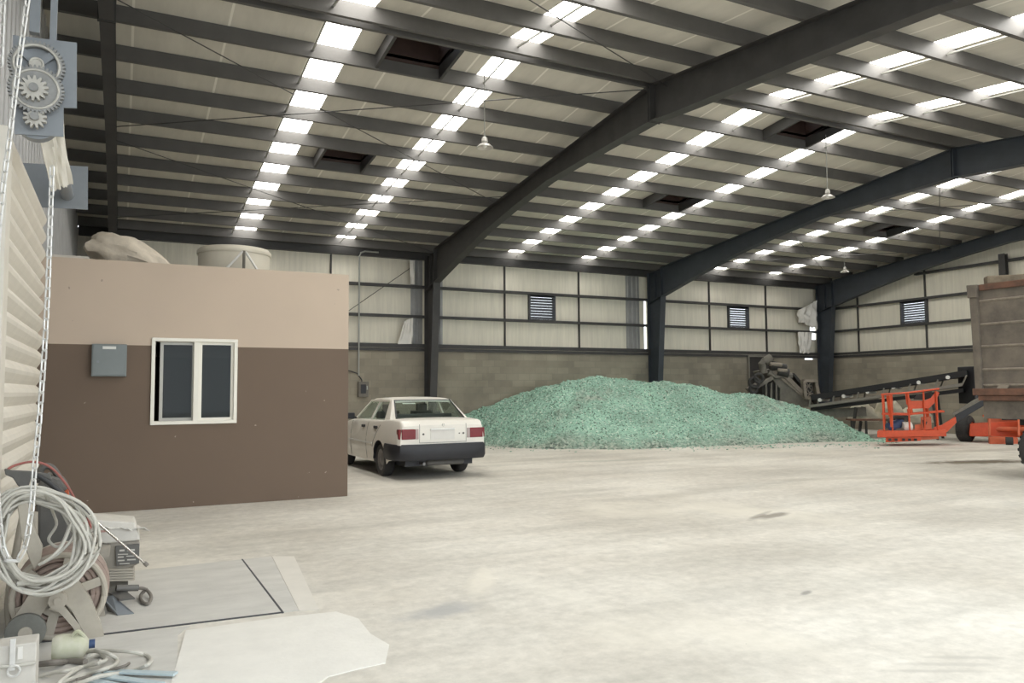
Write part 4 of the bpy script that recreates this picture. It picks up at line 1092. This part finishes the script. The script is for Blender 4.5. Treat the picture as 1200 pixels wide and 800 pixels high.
# ------------------------------------------------------------------ bulk sacks and low bench beneath the conveyor
for (px, py, f_, rx, rz, sd, lab) in ((1010, 484, 23.6, .37, .54, 3, 'beige bulk sack under the conveyor, beside the foot of the green heap'),
                                      (1041, 480, 23.4, .35, .60, 8, 'tallest beige bulk sack, directly behind the gate post of the orange basket'), (1071, 484, 23.2, .35, .50, 11, 'beige bulk sack behind the orange console guard of the basket')):
    c = at_f(px, py, f_+.9); c.z = rz*.85
    o = blob(c, (rx, .5, rz), sd, .28, 1.7, 26, 18, .0).build('bulk_sack', M['tarp'], None, True, origin=(c.x, c.y, 0)); tag(o, lab, 'sack', 'bulk sacks under the conveyor')
t0_ = at_z(1000, 504); t1_ = at_z(1052, 506)
fB = 22.9
a, b = at_f(998, 492, fB), at_f(1054, 492, fB)
t = thing('low_bench', 'low rusty bench frame in front of the bulk sacks', 'bench', ((a.x+b.x)/2, (a.y+b.y)/2, 0))
MB().beam(a+D_*.2, b+D_*.2, .4, .05).build('bench_top', M['rust'], t)
for p in (a, b, a.lerp(b, .3)):
    MB().beam((p.x, p.y, 0), (p.x, p.y, p.z-.02), .05, .05).build('leg', M['machine_dark'], t)

# ------------------------------------------------------------------ orange boom lift
LB = at_z(1070, 521); fL = (LB-CAM).dot(cf)
def lf(px, py, off=0): return at_f(px, py, fL+off)
_d = ray(1072, 457); eb = V((_d.x, _d.y, 0)).normalized(); ea = V((eb.y, -eb.x, 0))
t = thing('boom_lift', 'orange boom lift with railed basket lowered near the floor', 'boom lift', (LB.x, LB.y, 0))
def seg(mb, p, q, w, h=None, off=0, off2=None): return mb.beam(lf(*p, off), lf(*q, off if off2 is None else off2), w, h or w)
b = MB(); b.prism([lf(1028, 505, -.4), lf(1109, 503.5, -.4), lf(1109, 511, -.4), lf(1028, 512.5, -.4)], eb*.85); plat = b.build('platform', M['orange'], t, False, .01)
b = MB(); b.prism([lf(1038, 512.5, -.38), lf(1079, 511.8, -.38), lf(1079, 516.4, -.38), lf(1038, 518, -.38)], eb*.8); ent = b.build('entry_step', M['orange'], t)
b = MB()
for x in (1043, 1050, 1059, 1066, 1073): b.cbox(lf(x, 515, -.42), ea*.035, eb*.03, V((0, 0, .03)))
b.build('step_holes', M['machine_dark'], ent)
b = MB(); b.prism([lf(1079, 511, -.3), lf(1100, 510, -.3), lf(1100, 514, -.3), lf(1079, 515.5, -.3)], eb*.6); b.build('rotator', M['orange_dull'], t)
for sh_ in (0, .74):
    rl = MB(); g = eb*sh_
    for x, y0 in ((1034, 462), (1044, 462), (1064, 460), (1082, 457), (1097, 458)):
        rl.tube([lf(x, y0, -.38)+g, lf(x+2.2, 506, -.38)+g], .022, 8)
    rl.tube([lf(1033, 462, -.38)+g, lf(1064, 460, -.38)+g, lf(1100, 455.5, -.38)+g], .022, 8)
    rl.tube([lf(1034, 485, -.38)+g, lf(1062, 485.5, -.38)+g, lf(1106, 482, -.38)+g], .022, 8)
    if not sh_:
        for x, y in ((1033, 462), (1100, 455.5), (1034, 485), (1106, 482)):
            rl.tube([lf(x, y, -.38), lf(x, y, -.38)+eb*.74], .022, 8)
    rl.build('guard_rail', M['orange'], t, True)
b = MB(); seg(b, (1041, 463), (1044, 488), .09, .05, -.4); seg(b, (1044, 487), (1045, 500), .05, .05, -.4); b.build('gate_post', M['orange'], t)
# control console with curved cut out
b = MB(); b.prism([lf(*p, -.36) for p in ((1060.5, 460), (1063, 460), (1067.5, 469.5), (1083, 469.5), (1091, 466), (1097, 458), (1101, 460), (1096, 471), (1089, 478), (1067, 479), (1062, 473))], eb*.10); b.build('console_guard', M['orange'], t)
b = MB(); b.prism([lf(*p, -.1) for p in ((1074, 463), (1092, 458), (1092, 466), (1084, 468), (1070, 468))], eb*.35); b.build('console', M['machine_dark'], t)
b = MB(); seg(b, (1066, 479), (1067, 486), .10, .08, -.3); seg(b, (1086, 478), (1089, 503), .06, .06, -.2); b.build('console_post', M['orange'], t)
b = MB(); b.prism([lf(*p, -.28) for p in ((1079, 489), (1091, 488), (1092, 503), (1079, 504))], eb*.4); b.prism([lf(*p, -.28) for p in ((1072, 498), (1080, 497), (1080, 504), (1072, 504))], eb*.4); b.build('control_box', M['orange_dull'], t, False, .01)
b = MB(); b.tube([lf(1082, 492, -.32), lf(1083, 501, -.34), lf(1086, 494, -.32)], .02, 6); b.build('hose', M['machine_dark'], t)
b = MB(); b.prism([lf(*p, -.12) for p in ((1094, 501), (1104, 498), (1120, 488), (1121, 495), (1110, 506), (1100, 509.5), (1092, 509.5))], eb*.30); b.build('jib', M['orange'], t, False, .012)
b = MB(); b.prism([lf(*p, -.10) for p in ((1119, 486), (1142, 473.5), (1170, 458), (1172, 465), (1143, 481), (1121, 495))], eb*.34); bo = b.build('boom', M['black_plastic'], t, False, .012)
b = MB(); b.prism([lf(*p, -.11) for p in ((1116, 485), (1139, 470.4), (1168, 454), (1170, 458), (1142, 473.6), (1119, 486.2))], eb*.36); b.build('boom_top_plate', M['machine'], bo)
# chassis and turntable
TW = at_z(1132.5, 517.5); fT = (TW-CAM).dot(cf)
def ch(px, py, off=0): return at_f(px, py, fT+off)
b = MB(); b.prism([ch(1137, 496.5, -.3), ch(1196, 493, -.3), ch(1240, 491, -.3), ch(1240, 512, -.3), ch(1196, 512.5, -.3), ch(1136, 511, -.3)], eb*.40); b.build('chassis', M['orange'], t, False, .02)
b = MB(); b.prism([ch(1159, 488, -.25), ch(1240, 485, -.25), ch(1240, 494, -.25), ch(1159, 497, -.25)], eb*.6); b.build('turntable', M['orange_dull'], t, False, .02)
b = MB(); b.prism([ch(1160, 511.5, -.9), ch(1193, 513, -.9), ch(1193, 524, -.9), ch(1160, 521.5, -.9)], eb*.5); b.build('battery_tray', M['orange_dull'], t, False, .012)
b = MB()
for x in (1159.5, 1194): b.tube([ch(x, 487, -.6), ch(x, 511, -.95)], .03, 8)
b.tube([ch(1152, 487, -.6), ch(1195, 486.5, -.6)], .03, 8); b.build('frame_tube', M['orange_dull'], t, True)
b = MB(); b.prism([ch(1174, 488, -.33), ch(1192, 487.5, -.33), ch(1192, 492, -.33), ch(1174, 492, -.33)], eb*.02); b.build('dark_slot', M['machine_dark'], t)
wax = (ea*.95+eb*(-.30)).normalized()
def tyre(name, c, axis, R, W, parent, m='rubber', hubm='orange_dull'):
    ty_ = MB(); ax_ = V(axis).normalized(); c0_ = V(c)-ax_*W/2
    ty_.lathe(c0_, ax_, [(R*.55, .0), (R*.8, 0), (R*.95, W*.10), (R, W*.25), (R, W*.75), (R*.95, W*.90), (R*.8, W), (R*.55, W), (R*.54, W*.5)], 40)
    o_ = ty_.build(name, M[m], parent, True)
    MB().lathe(c0_, ax_, [(R*.56, .03), (R*.50, .06), (R*.2, .08), (R*.18, W-.08), (R*.5, W-.06), (R*.56, W-.03)], 28).build('hub', M[hubm], o_, True)
    tr = MB()
    for k in range(28):
        an = 2*PI*k/28; a_ = ax_.cross(V((0, 0, 1))).normalized(); d = a_*math.cos(an)+V((0, 0, 1))*math.sin(an)
        for s, tl in ((.28, .25), (.72, -.25)):
            tg = ax_.cross(d); p = c0_+ax_*W*s+d*(R-.001)
            tr.beam(p-(ax_*W*.13+tg*tl*R*.1), p+(ax_*W*.13+tg*tl*R*.1), R*.09, .008, d)
    tr.build('tread', M[m], o_)
    return o_
RT = .36
tyre('wheel', TW+V((0, 0, RT))+eb*.15, wax, RT, .36, t)
tyre('wheel', TW+V((0, 0, RT))+ea*1.75-eb*.05, wax, RT, .34, t)
b = MB(); b.cyl(TW+V((0, 0, RT))+eb*.15, TW+V((0, 0, RT))+ea*1.75-eb*.05, .07, 12); b.build('axle', M['orange_dull'], t)
w_ = ch(1183, 519, -1.2); 
b = MB(); b.cyl(V((w_.x, w_.y, .10))-ea*.08, V((w_.x, w_.y, .10))+ea*.08, .10, 18); b.beam((w_.x, w_.y, .10), (w_.x, w_.y, w_.z+.05), .1, .08); b.build('jack_wheel', M['machine_dark'], t)

# compressor inside the basket
c = lf(1058, 499, -.05)
t = thing('compressor', 'small blue and white motor standing in the orange basket', 'motor', (c.x, c.y, lf(1058, 505).z))
MB().tube([lf(1040, 501, -.05), lf(1050, 499, -.05), lf(1057, 492, -.05)], [.12, .15, .09], 14).build('motor_body', M['blue'], t, True)
MB().cyl(lf(1060, 492, -.08), lf(1063, 487, -.08), .09, 14).build('motor_end', M['machine_dark'], t, True)
MB().cyl(lf(1057, 500, -.15), lf(1067, 500, -.15), .13, 18).build('air_tank', M['plastic_w'], t, True)
MB().tube([lf(1041, 494, -.1), lf(1048, 488, -.1), lf(1058, 489, -.1)], .06, 10).build('handle', M['machine_dark'], t, True)
MB().cbox(lf(1048, 503.5, -.05), ea*.25, eb*.12, V((0, 0, .05))).build('base', M['machine'], t)

# ------------------------------------------------------------------ dump trailer body on the right
TX = 13.0
t = thing('dump_trailer', 'rusty grey steel dump trailer with ribbed side standing before the orange lift', 'dump trailer', (TX+1.2, 5.6, 0))
Y0, Y1 = 2.2, 8.15; Z0, Z1 = 1.46, 3.13
TW2 = 2.4
b = MB(); b.box((TX, Y0, Z0-.05), (TX+.05, Y1, Z1)); b.box((TX+TW2-.05, Y0, Z0-.05), (TX+TW2, Y1, Z1)); b.box((TX+.05, Y0, Z0-.05), (TX+TW2-.05, Y1, Z0)); b.box((TX+.05, Y1-.05, Z0), (TX+TW2-.05, Y1, Z1)); b.box((TX+.05, Y0, Z0), (TX+TW2-.05, Y0+.05, Z1))
b.build('tub', M['tub'], t)
b = MB(); b.prism([(TX-.09, 8.12, 3.02), (TX-.09, 8.275, 3.02), (TX-.09, 8.285, 3.245), (TX-.09, 8.10, 3.235)], (.16, 0, 0)); b.prism([(TX-.05, 8.11, Z0-.02), (TX-.05, 8.23, Z0-.02), (TX-.05, 8.265, 3.02), (TX-.05, 8.13, 3.02)], (.12, 0, 0))
b.build('end_post', M['tub'], t, False, .01)
for z in (2.955, 2.56, 2.185, 1.795, 1.53):
    b = MB(); b.prism([(TX-.022, 8.115, z-.006), (TX-.0, 8.115, z-.022), (TX-.0, 8.115, z+.022), (TX-.022, 8.115, z+.006)], (0, Y0+.1-8.115, 0)); b.build('rib', M['tubrib'], t)
b = MB(); b.box((TX-.045, Y0, 3.13), (TX+.10, 8.10, 3.235)); b.box((TX+TW2-.1, Y0, 3.13), (TX+TW2+.045, 8.1, 3.235)); b.build('top_rail', M['rust'], t, False, .012)
b = MB(); b.box((TX-.06, Y0, 1.36), (TX+.08, 8.28, 1.475)); b.box((TX-.03, Y0, 1.27), (TX+.10, 8.20, 1.36)); b.build('bottom_rail', M['rust'], t, False, .012)
b = MB(); b.box((TX+.04, Y0, .97), (TX+.12, 8.16, 1.27)); b.box((TX+TW2-.12, Y0, .97), (TX+TW2-.04, 8.16, 1.27)); b.box((TX+.12, 8.06, .97), (TX+TW2-.12, 8.16, 1.27)); b.build('chassis_skirt', M['tub'], t, False, .008)
b = MB(); b.box((TX+.6, Y0, .85), (TX+.8, 7.9, 1.3)); b.box((TX+1.6, Y0, .85), (TX+1.8, 7.9, 1.3)); b.build('chassis_rail', M['machine_dark'], t)
b = MB(); b.prism([(TX-.052, 7.70, 1.475), (TX-.052, 7.87, 1.475), (TX-.052, 7.83, 1.53), (TX-.052, 7.66, 1.53)], (.05, 0, 0)); b.build('weld_plate', M['tubrib'], t)
wc = at_x(1190.5, 527, TX+.02)
WYC = wc.y-.475
for yy in (WYC, WYC-1.25):
    for x in (TX+.16, TX+TW2-.16):
        tyre('wheel', (x, yy, .485), (1, 0, 0), .47, .28, t, 'rubber', 'machine_dark')
    b = MB(); b.cyl((TX+.3, yy, .485), (TX+TW2-.3, yy, .485), .08, 14); b.build('axle', M['machine_dark'], t)
for x in (TX+.7, TX+1.7):
    MB().box((x-.05, WYC-1.7, .6), (x+.05, WYC+.5, .86)).build('suspension', M['machine_dark'], t)
p = at_x(1151, 334, TX+.35)
t2 = MB(); t2.beam((TX+.02, 8.02, 3.30), (TX+.9, 7.2, 3.32), .20, .13); o = t2.build('timber_beam', M['wood'], None, False, .02, origin=(TX+.3, 7.9, 3.25)); tag(o, 'weathered timber beam lying on top of the dump trailer rim', 'timber')

# ------------------------------------------------------------------ clutter beside the roller door
def cl(px, py, y): return at_y(px, py, y)
# hose reel cart
RY = 5.72
rc = cl(72, 690, RY)
t = thing('hose_reel_cart', 'beige plastic hose reel cart with arched legs and pinkish hose', 'hose reel', (rc.x, RY, 0))
Rc = V((rc.x, RY, rc.z))
for yo in (-.24, .24):
    fr = MB()
    def pl2(pts, w):                       # arched flat legs
        P = [cl(x, y, RY)+V((0, yo, 0)) for x, y in pts]; L_ = []; R2_ = []
        for i, p in enumerate(P):
            tg = (P[min(i+1, len(P)-1)]-P[max(i-1, 0)]).normalized(); n_ = V((-tg.z, 0, tg.x))
            ww = w[i] if isinstance(w, list) else w
            L_.append(p+n_*ww); R2_.append(p-n_*ww)
        rings = [[a, b_, b_+V((0, .05, 0)), a+V((0, .05, 0))] for a, b_ in zip(L_, R2_)]
        fr.loft(rings)
    pl2([(60, 676), (80, 676), (97, 697), (109, 722), (117, 750)], [.055, .07, .058, .05, .044])
    pl2([(80, 676), (60, 676), (44, 700), (30, 722), (18, 742)], [.055, .07, .06, .06, .055])
    pl2([(62, 700), (76, 703), (92, 722), (104, 748)], [.016, .02, .018, .018])
    fr.build('side_frame', M['reel'], t, True)
for yo in (-.19, .21):
    d = MB(); d.tor(Rc+V((0, yo, 0)), (0, 1, 0), .245, .018, 40, 8); d.lathe(Rc+V((0, yo-.01, 0)), (0, 1, 0), [(.04, 0), (.12, 0), (.12, .02), (.04, .02)], 30)
    for k in range(6):
        an = 2*PI*k/6+.3; u = V((math.cos(an), 0, math.sin(an))); d.beam(Rc+V((0, yo, 0))+u*.11, Rc+V((0, yo, 0))+u*.245, .055, .018, (0, 1, 0))
    d.build('drum_flange', M['reel'], t, True)
d = MB(); d.cyl(Rc+V((0, -.28, 0)), Rc+V((0, .28, 0)), .045, 18); d.cyl(Rc+V((0, -.18, 0)), Rc+V((0, .2, 0)), .12, 24); d.build('drum', M['reel'], t, True)
h = MB()
random.seed(3)
for k in range(9):
    for lay in range(4):
        h.tor(Rc+V((random.uniform(-.006, .006), -.165+k*.042, random.uniform(-.008, .008))), (0, 1, random.uniform(-.03, .03)), .145+lay*.034, .0175, 36, 7)
h.build('hose', M['hose'], t, True)
wh = cl(30, 742, RY-.3)
for yo in (-.30, .32):
    w = MB(); w.lathe((wh.x, RY+yo-.03, .105), (0, 1, 0), [(.03, 0), (.085, .0), (.105, .012), (.105, .048), (.085, .06), (.03, .06)], 30); wo = w.build('wheel', M['dustwheel'], t, True)
    MB().lathe((wh.x, RY+yo-.036, .105), (0, 1, 0), [(.001, 0), (.035, .0), (.04, .02), (.04, .05), (.001, .07)], 18).build('hub', M['reel'], wo, True)
MB().cyl((wh.x, RY-.28, .105), (wh.x, RY+.30, .105), .014, 10).build('axle', M['plate'], t)
cr_ = MB(); cr_.cyl(Rc+V((0, -.28, 0)), Rc+V((0, -.31, 0)), .05, 18); cr_.cyl(Rc+V((0, -.31, 0)), Rc+V((0, -.325, 0)), .022, 12); cr_.build('crank_hub', M['reel'], t, True)
hp = MB(); hp.tube(smooth([cl(12, 742, RY+.25), cl(10, 700, RY+.25), cl(20, 640, RY+.22), cl(28, 600, RY+.2)], 6), .022, 10); hp.tube(smooth([cl(46, 742, RY+.25), cl(42, 690, RY+.25), cl(40, 640, RY+.22), cl(40, 600, RY+.2)], 6), .022, 10); hp.build('push_handle', M['reel'], t, True)
# beige paddle shaped panel behind the coil
o = MB().prism([cl(x, y, RY-.36) for x, y in ((20, 590), (32, 588), (40, 618), (50, 640), (48, 655), (40, 668), (34, 655), (24, 625))], (0, .03, 0)).build('reel_lever', M['reel'], t, False, .006)

# cable coil hanging over the reel
cc = cl(47, 629, 5.30)
co = MB(); random.seed(11)
for k in range(20):
    pts = []; a0 = random.uniform(0, 6); rx = .245+random.uniform(-.05, .03); rz = .255+random.uniform(-.055, .025); ox, oz, oy = random.uniform(-.03, .03), random.uniform(-.035, .012), -.07+k*.0085
    for i in range(44):
        an = 2*PI*i/44; wv = .014*math.sin(3*an+a0)+.006*math.sin(5*an-a0)
        pts.append(cc+V(((rx+wv)*math.cos(an)+ox+.05*math.sin(an)*-1, oy+.03*math.sin(an+a0)+.10*math.sin(an), (rz+wv)*math.sin(an)+oz)))
    co.tube(pts, .0085, 7, True)
t = co.build('cable_coil', M['cable'], None, True, origin=cc); tag(t, 'big coil of grey cable hanging over the hose reel cart', 'cable coil')
tl = MB()
tl.tube(smooth([cc+V((.02, .0, .25)), cl(62, 600, 5.5), cl(66, 615, 5.5), cl(57, 632, 5.45), cl(70, 640, 5.4), cl(82, 615, 5.42)], 8), .009, 7)
tl.tube(smooth([cl(92, 610, 5.35), cl(84, 632, 5.3), cl(66, 650, 5.28), cl(45, 662, 5.26)], 8), .009, 7)
tl.tube(smooth([cl(88, 600, 5.36), cl(72, 640, 5.25), cl(50, 660, 5.24)], 8), .009, 7)
tl.build('loose_loops', M['cable'], t, True)
o = MB().tube(smooth([cl(20, 684, 5.15), cl(60, 678, 5.16), cl(85, 668, 5.2), cl(110, 645, 5.35), cl(117, 634, 5.6), cl(108, 626, 5.9)], 8), .014, 9).build('hose_end', M['cable'], None, True, origin=cl(60, 678, 5.16)); tag(o, 'thicker grey hose sweeping across the lower edge of the cable coil', 'hose')

# pressure washer behind the coil, with lance on top
PWY = 6.15
b0, b1 = cl(36, 560, PWY), cl(92, 640, PWY)
t = thing('pressure_washer', 'dark pressure washer standing behind the cable coil', 'pressure washer', ((b0.x+b1.x)/2, PWY, 0))
MB().prism([cl(x, y, PWY) for x, y in ((42, 570), (52, 556), (72, 562), (80, 578), (82, 590), (84, 640), (86, 700), (40, 700))], (0, .32, 0)).build('housing', M['darkgrey'], t, False, .03)
MB().prism([cl(x, y, PWY-.03) for x, y in ((73, 578), (80, 572), (82, 590), (76, 590))], (0, .05, 0)).build('latch', M['orange_dull'], t, False, .008)
MB().tube(smooth([cl(42, 565, PWY+.1), cl(50, 548, PWY+.1), cl(62, 549, PWY+.1), cl(78, 575, PWY+.1)], 6), .022, 9).build('carry_handle', M['darkgrey'], t, True)
for x in (45, 82):
    w = cl(x, 700, PWY); 
    MB().cyl((w.x, PWY-.04, .10), (w.x, PWY+.03, .10), .10, 24).build('wheel', M['rubber'], t, True)
MB().box((cl(40, 700, PWY).x, PWY+.02, .08), (cl(86, 700, PWY).x, PWY+.30, cl(60, 698, PWY).z)).build('base', M['darkgrey'], t, False, .01)
# lance
LY = 5.95
t = thing('spray_lance', 'spray gun with black grip and long bright lance lying across the pile', 'spray lance', cl(60, 568, LY))
MB().prism([cl(x, y, LY) for x, y in ((5, 549), (14, 551), (34, 552), (58, 555), (61, 562), (36, 560), (33, 571), (38, 577), (30, 577), (20, 568), (15, 560), (6, 556))], (0, .035, 0)).build('gun_body', M['darkgrey'], t, False, .006)
MB().tube(smooth([cl(18, 561, LY+.015), cl(26, 571, LY+.015), cl(38, 572, LY+.015), cl(39, 563, LY+.015)], 6), .006, 7).build('trigger_guard', M['darkgrey'], t, True)
MB().tube([cl(44, 556, LY+.015), cl(60, 567, LY), cl(84, 588, LY), cl(104, 604, LY)], .019, 10).build('grip_tube', M['lance'], t, True)
MB().tube([cl(102, 602, LY), cl(170, 660, LY-.05)], .0085, 9).build('steel_lance', M['chrome'], t, True)
MB().tube([cl(169, 659, LY-.05), cl(173, 662.5, LY-.05)], .014, 9).build('nozzle', M['cable_dark'], t, True)
o = MB().tube(smooth([cl(6, 552, 6.0), cl(18, 545, 6.02), cl(40, 541, 6.05), cl(60, 548, 6.08), cl(78, 568, 6.1), cl(92, 592, 6.1), cl(100, 602, 6.1), cl(106, 617, 6.05), cl(100, 622, 6.0), cl(97, 612, 5.98)], 8), .008, 8).build('red_hose', M['redhose'], None, True, origin=cl(60, 548, 6.08)); tag(o, 'thin red hose arching over the pressure washer', 'hose')

# engine pump unit with label, film on top
EY = 6.35
t = thing('engine_unit', 'dusty beige engine unit with dark label panel beside the hose reel', 'engine', (cl(135, 660, EY).x, EY, 0))
MB().prism([cl(x, y, EY) for x, y in ((100, 634), (117, 638), (124, 632), (164, 634), (162, 661), (147, 667), (120, 668), (100, 668))], (0, .30, 0)).build('engine_body', M['engine'], t, False, .012)
MB().prism([cl(x, y, EY-.02) for x, y in ((101, 608), (158, 612), (165, 633), (124, 637), (100, 634))], (0, .34, 0)).build('top_cover', M['boxwhite'], t, False, .012)
lbp = MB().prism([cl(x, y, EY-.025) for x, y in ((135, 640), (163.5, 637), (163, 660), (136, 663))], (0, .02, 0)).build('label_panel', M['darkgrey'], t, False, .003)
s = MB()
for (x0, x1, y0, y1) in ((140, 146, 644, 646), (149, 158, 643.5, 645.5), (138, 150, 649, 650), (138, 145, 652, 653.5), (148, 161, 651, 652), (138, 146, 656, 657.5), (149, 159, 655, 656.5), (140, 152, 660, 661)):
    s.prism([cl(x, y, EY-.027) for x, y in ((x0, y0), (x1, y0-.4), (x1, y1-.4), (x0, y1))], (0, .002, 0))
s.build('label_lines', M['cable'], lbp)
MB().cyl(cl(112, 652, EY-.02), cl(128, 652, EY-.02), .085, 18).build('cylinder_head', M['engine'], t, True)
fn = MB()
for k in range(5): fn.prism([cl(x, y+k*3, EY-.03) for x, y in ((118, 667), (156, 666), (158, 668.3), (118, 669.3))], (0, .28, 0))
fn.build('base_fins', M['reel'], t)
fx0, fx1 = cl(108, 690, EY).x, cl(150, 690, EY).x
MB().box((fx0+.02, EY+.04, .0), (fx1, EY+.26, cl(130, 682, EY).z)).build('stand', M['machine'], t)
s = MB()
for k in range(9): s.prism([cl(x+k*1.6, y-.15*k, EY-.05) for x, y in ((111, 622), (112, 622), (112, 624.5), (111, 624.5))], (0, .003, 0))
s.build('red_marks', M['redhose'], t)
cloth('plastic_film', [cl(98, 606, EY+.28), cl(150, 612, EY+.30), cl(176, 622, EY-.05), cl(108, 616, EY-.05)], 18, 10, .035, 4, .004, M['plastic_w'], 'crumpled white plastic film draped over the engine unit', 'plastic film', 6, .12)
o = MB().tube(smooth([cl(98, 628, 6.2), cl(112, 624, 6.2), cl(117, 632, 6.2), cl(110, 636, 6.2)], 6), .011, 8).build('cable_loop', M['cable_dark'], None, True, origin=cl(112, 624, 6.2)); tag(o, 'dark cable loop beside the engine unit top', 'cable')
# metal angle and hose loop on the floor
g0 = at_z(128, 722)
t = thing('steel_offcut', 'dark steel angle offcut on the floor beside the hose reel leg', 'steel offcut', (g0.x, g0.y, 0))
AY = g0.y+.35
def gz(px, py, h=0.0): p = at_z(px, py, h); return p
MB().prism([gz(118, 688, .14), gz(142, 688, .14), gz(158, 700, .10), gz(140, 702, .10)], (0, 0, -.012)).build('flange', M['darkgrey'], t)
MB().prism([gz(132, 697, .12), gz(157, 718, .012), gz(138, 720, .012), gz(120, 700, .10)], (0, 0, -.012)).build('web', M['plate'], t)
MB().prism([gz(118, 688, .14), gz(120, 700, .10), gz(138, 720, .012), gz(126, 716, .012)], (.012, 0, 0)).build('end_flange', M['darkgrey'], t)
hl = MB(); hl.tube(smooth([gz(140, 690, .13), gz(158, 689, .12), gz(170, 690, .06), gz(177, 698, .03), gz(174, 707, .02), gz(167, 705, .02), gz(165, 697, .03), gz(172, 690, .05)], 8), .012, 8)
o = hl.build('short_hose', M['cable_dark'], None, True, origin=gz(170, 700)); tag(o, 'short dark hose with a loop at its end on the steel offcut', 'hose')
o = MB().cyl(gz(136, 689, .155), gz(162, 688.5, .135), .022, 12).build('hose_sleeve', M['darkgrey'], None, True, origin=gz(145, 689)); tag(o, 'short dark sleeve lying on top of the steel offcut', 'sleeve')

# jug on its side
jc = at_z(92, 772); JY = jc.y
t = thing('plastic_jug', 'dusty translucent plastic jug lying on the floor among cables', 'jug', (jc.x, jc.y, 0))
a, b = at_y(60, 764, JY), at_y(104, 766, JY); a.z = b.z = .075
d = (b-a).normalized(); Lj = (b-a).length
MB().lathe(a, d, [(.001, 0), (.058, .004), (.070, .02), (.074, .05), (.070, Lj*.5), (.074, Lj*.72), (.066, Lj*.85), (.040, Lj*.95), (.028, Lj)], 26).build('jug_body', M['jug'], t, True)
MB().cyl(b, b+d*.03, .024, 16).build('cap', M['blue'], t, True)
MB().tube(smooth([a+d*Lj*.55+V((0, -.03, .066)), a+d*Lj*.70+V((0, -.04, .09)), a+d*Lj*.88+V((0, -.03, .052))], 5), .011, 8).build('handle', M['jug'], t, True)

# cable tangle on the floor
def gcable(pts, r, m, label, seed, z=.012, cat='cable'):
    o_ = MB().tube(smooth([at_z(x, y, z+(.018*((i+seed) % 3))) for i, (x, y) in enumerate(pts)], 8), r, 8).build('floor_cable', M[m], None, True, origin=at_z(*pts[0])); tag(o_, label, cat, 'loose cables on the floor'); return o_
gcable([(100, 764), (120, 762), (150, 763), (170, 767), (177, 773), (172, 779), (155, 786), (130, 790), (110, 794), (80, 806)], .011, 'cable', 'grey floor cable making the widest loop right of the jug', 0)
gcable([(112, 762), (128, 766), (137, 773), (133, 780), (118, 785), (100, 791), (78, 797), (60, 806)], .011, 'cable', 'grey floor cable making the middle loop right of the jug', 1)
gcable([(104, 768), (118, 768), (124, 773), (115, 777), (98, 781), (84, 788), (70, 799), (64, 808)], .011, 'cable', 'grey floor cable making the tightest loop right of the jug', 2)
gcable([(46, 778), (64, 776), (80, 775), (100, 775)], .016, 'cable_dark', 'dark straight hose passing below the jug', 1)
gcable([(46, 792), (62, 788), (78, 786), (92, 782), (110, 778), (118, 774)], .010, 'cable', 'thin grey cable crossing under the loops toward the jug', 0)
gcable([(90, 796), (112, 790), (130, 785), (146, 780), (151, 777)], .008, 'cable_dark', 'short thin cable with a free end between the loops', 2)
# pale blue strips
for k, (x0, y0, x1, y1) in enumerate(((124, 789, 206, 792), (112, 792, 190, 803), (104, 796, 160, 808))):
    a, b = at_z(x0, y0, .012), at_z(x1, y1, .012)
    o = MB().beam(a, b, .045, .012).build('flat_strip', M['strip'], None, False, .002, origin=a); tag(o, ['uppermost pale blue flat strip on the floor, reaching onto the pale slab', 'middle pale blue flat strip on the floor by the cables', 'lowest pale blue flat strip on the floor at the picture edge'][k], 'strip', 'pale blue strips')
    o.location.z += .006*(2-k)
# white case at bottom left
BY = 4.62
p = [cl(x, y, BY) for x, y in ((-20, 754), (43, 752), (42, 812), (-20, 812))]
t = thing('tool_case', 'dusty white case with metal clasp in front of the hose reel wheel', 'case', (p[1].x-.1, BY, 0))
MB().box((p[0].x, BY, .0), (p[1].x, BY+.16, p[1].z)).build('case_body', M['boxwhite'], t, False, .006)
MB().box((cl(12, 750, BY).x, BY-.018, cl(12, 785, BY).z), (cl(19, 750, BY).x, BY-.001, cl(12, 748, BY).z)).build('clasp', M['chain'], t, False, .003)
MB().tor(cl(16, 786, BY-.02), (0, 1, 0), .026, .006, 20, 6).build('clasp_ring', M['chain'], t, True)
MB().tube([cl(-20, 782, BY-.01), cl(18, 780, BY-.012), cl(42, 776, BY-.01)], .008, 7).build('strap', M['cable'], t, True)
MB().box((cl(21, 760, BY).x, BY-.008, cl(21, 772, BY).z), (cl(27, 760, BY).x, BY-.001, cl(21, 758, BY).z)).build('label_tag', M['plastic_w'], t)

# ------------------------------------------------------------------ outside ground in front of the entrance
o = MB().box((-30, -40, -.25), (50, -7, -.02)).build('ground', M['floor_light']); struct(o, 'pale yard ground outside the warehouse entrance', 'ground')

# ------------------------------------------------------------------ light, camera
w = bpy.data.worlds.new('sky'); bpy.context.scene.world = w; w.use_nodes = True
bg = w.node_tree.nodes['Background']; bg.inputs['Color'].default_value = (.88, .945, 1.0, 1); bg.inputs['Strength'].default_value = 2.6
cam = bpy.data.cameras.new('camera'); co = bpy.data.objects.new('camera', cam); C.objects.link(co)
co.matrix_world = Matrix(((cr.x, cu.x, -cf.x, 0), (cr.y, cu.y, -cf.y, 0), (cr.z, cu.z, -cf.z, CAMH), (0, 0, 0, 1)))
cam.sensor_width = 36; cam.lens = FPX*36/1200; cam.clip_start = .05; cam.clip_end = 300
sc = bpy.context.scene; sc.camera = co
sc.view_settings.view_transform = 'Standard'; sc.view_settings.look = 'None'; sc.view_settings.gamma = 1; sc.view_settings.use_curve_mapping = False
sc.view_settings.exposure = 0.16
for o in bpy.data.objects:
    if '_w' in o: del o['_w']
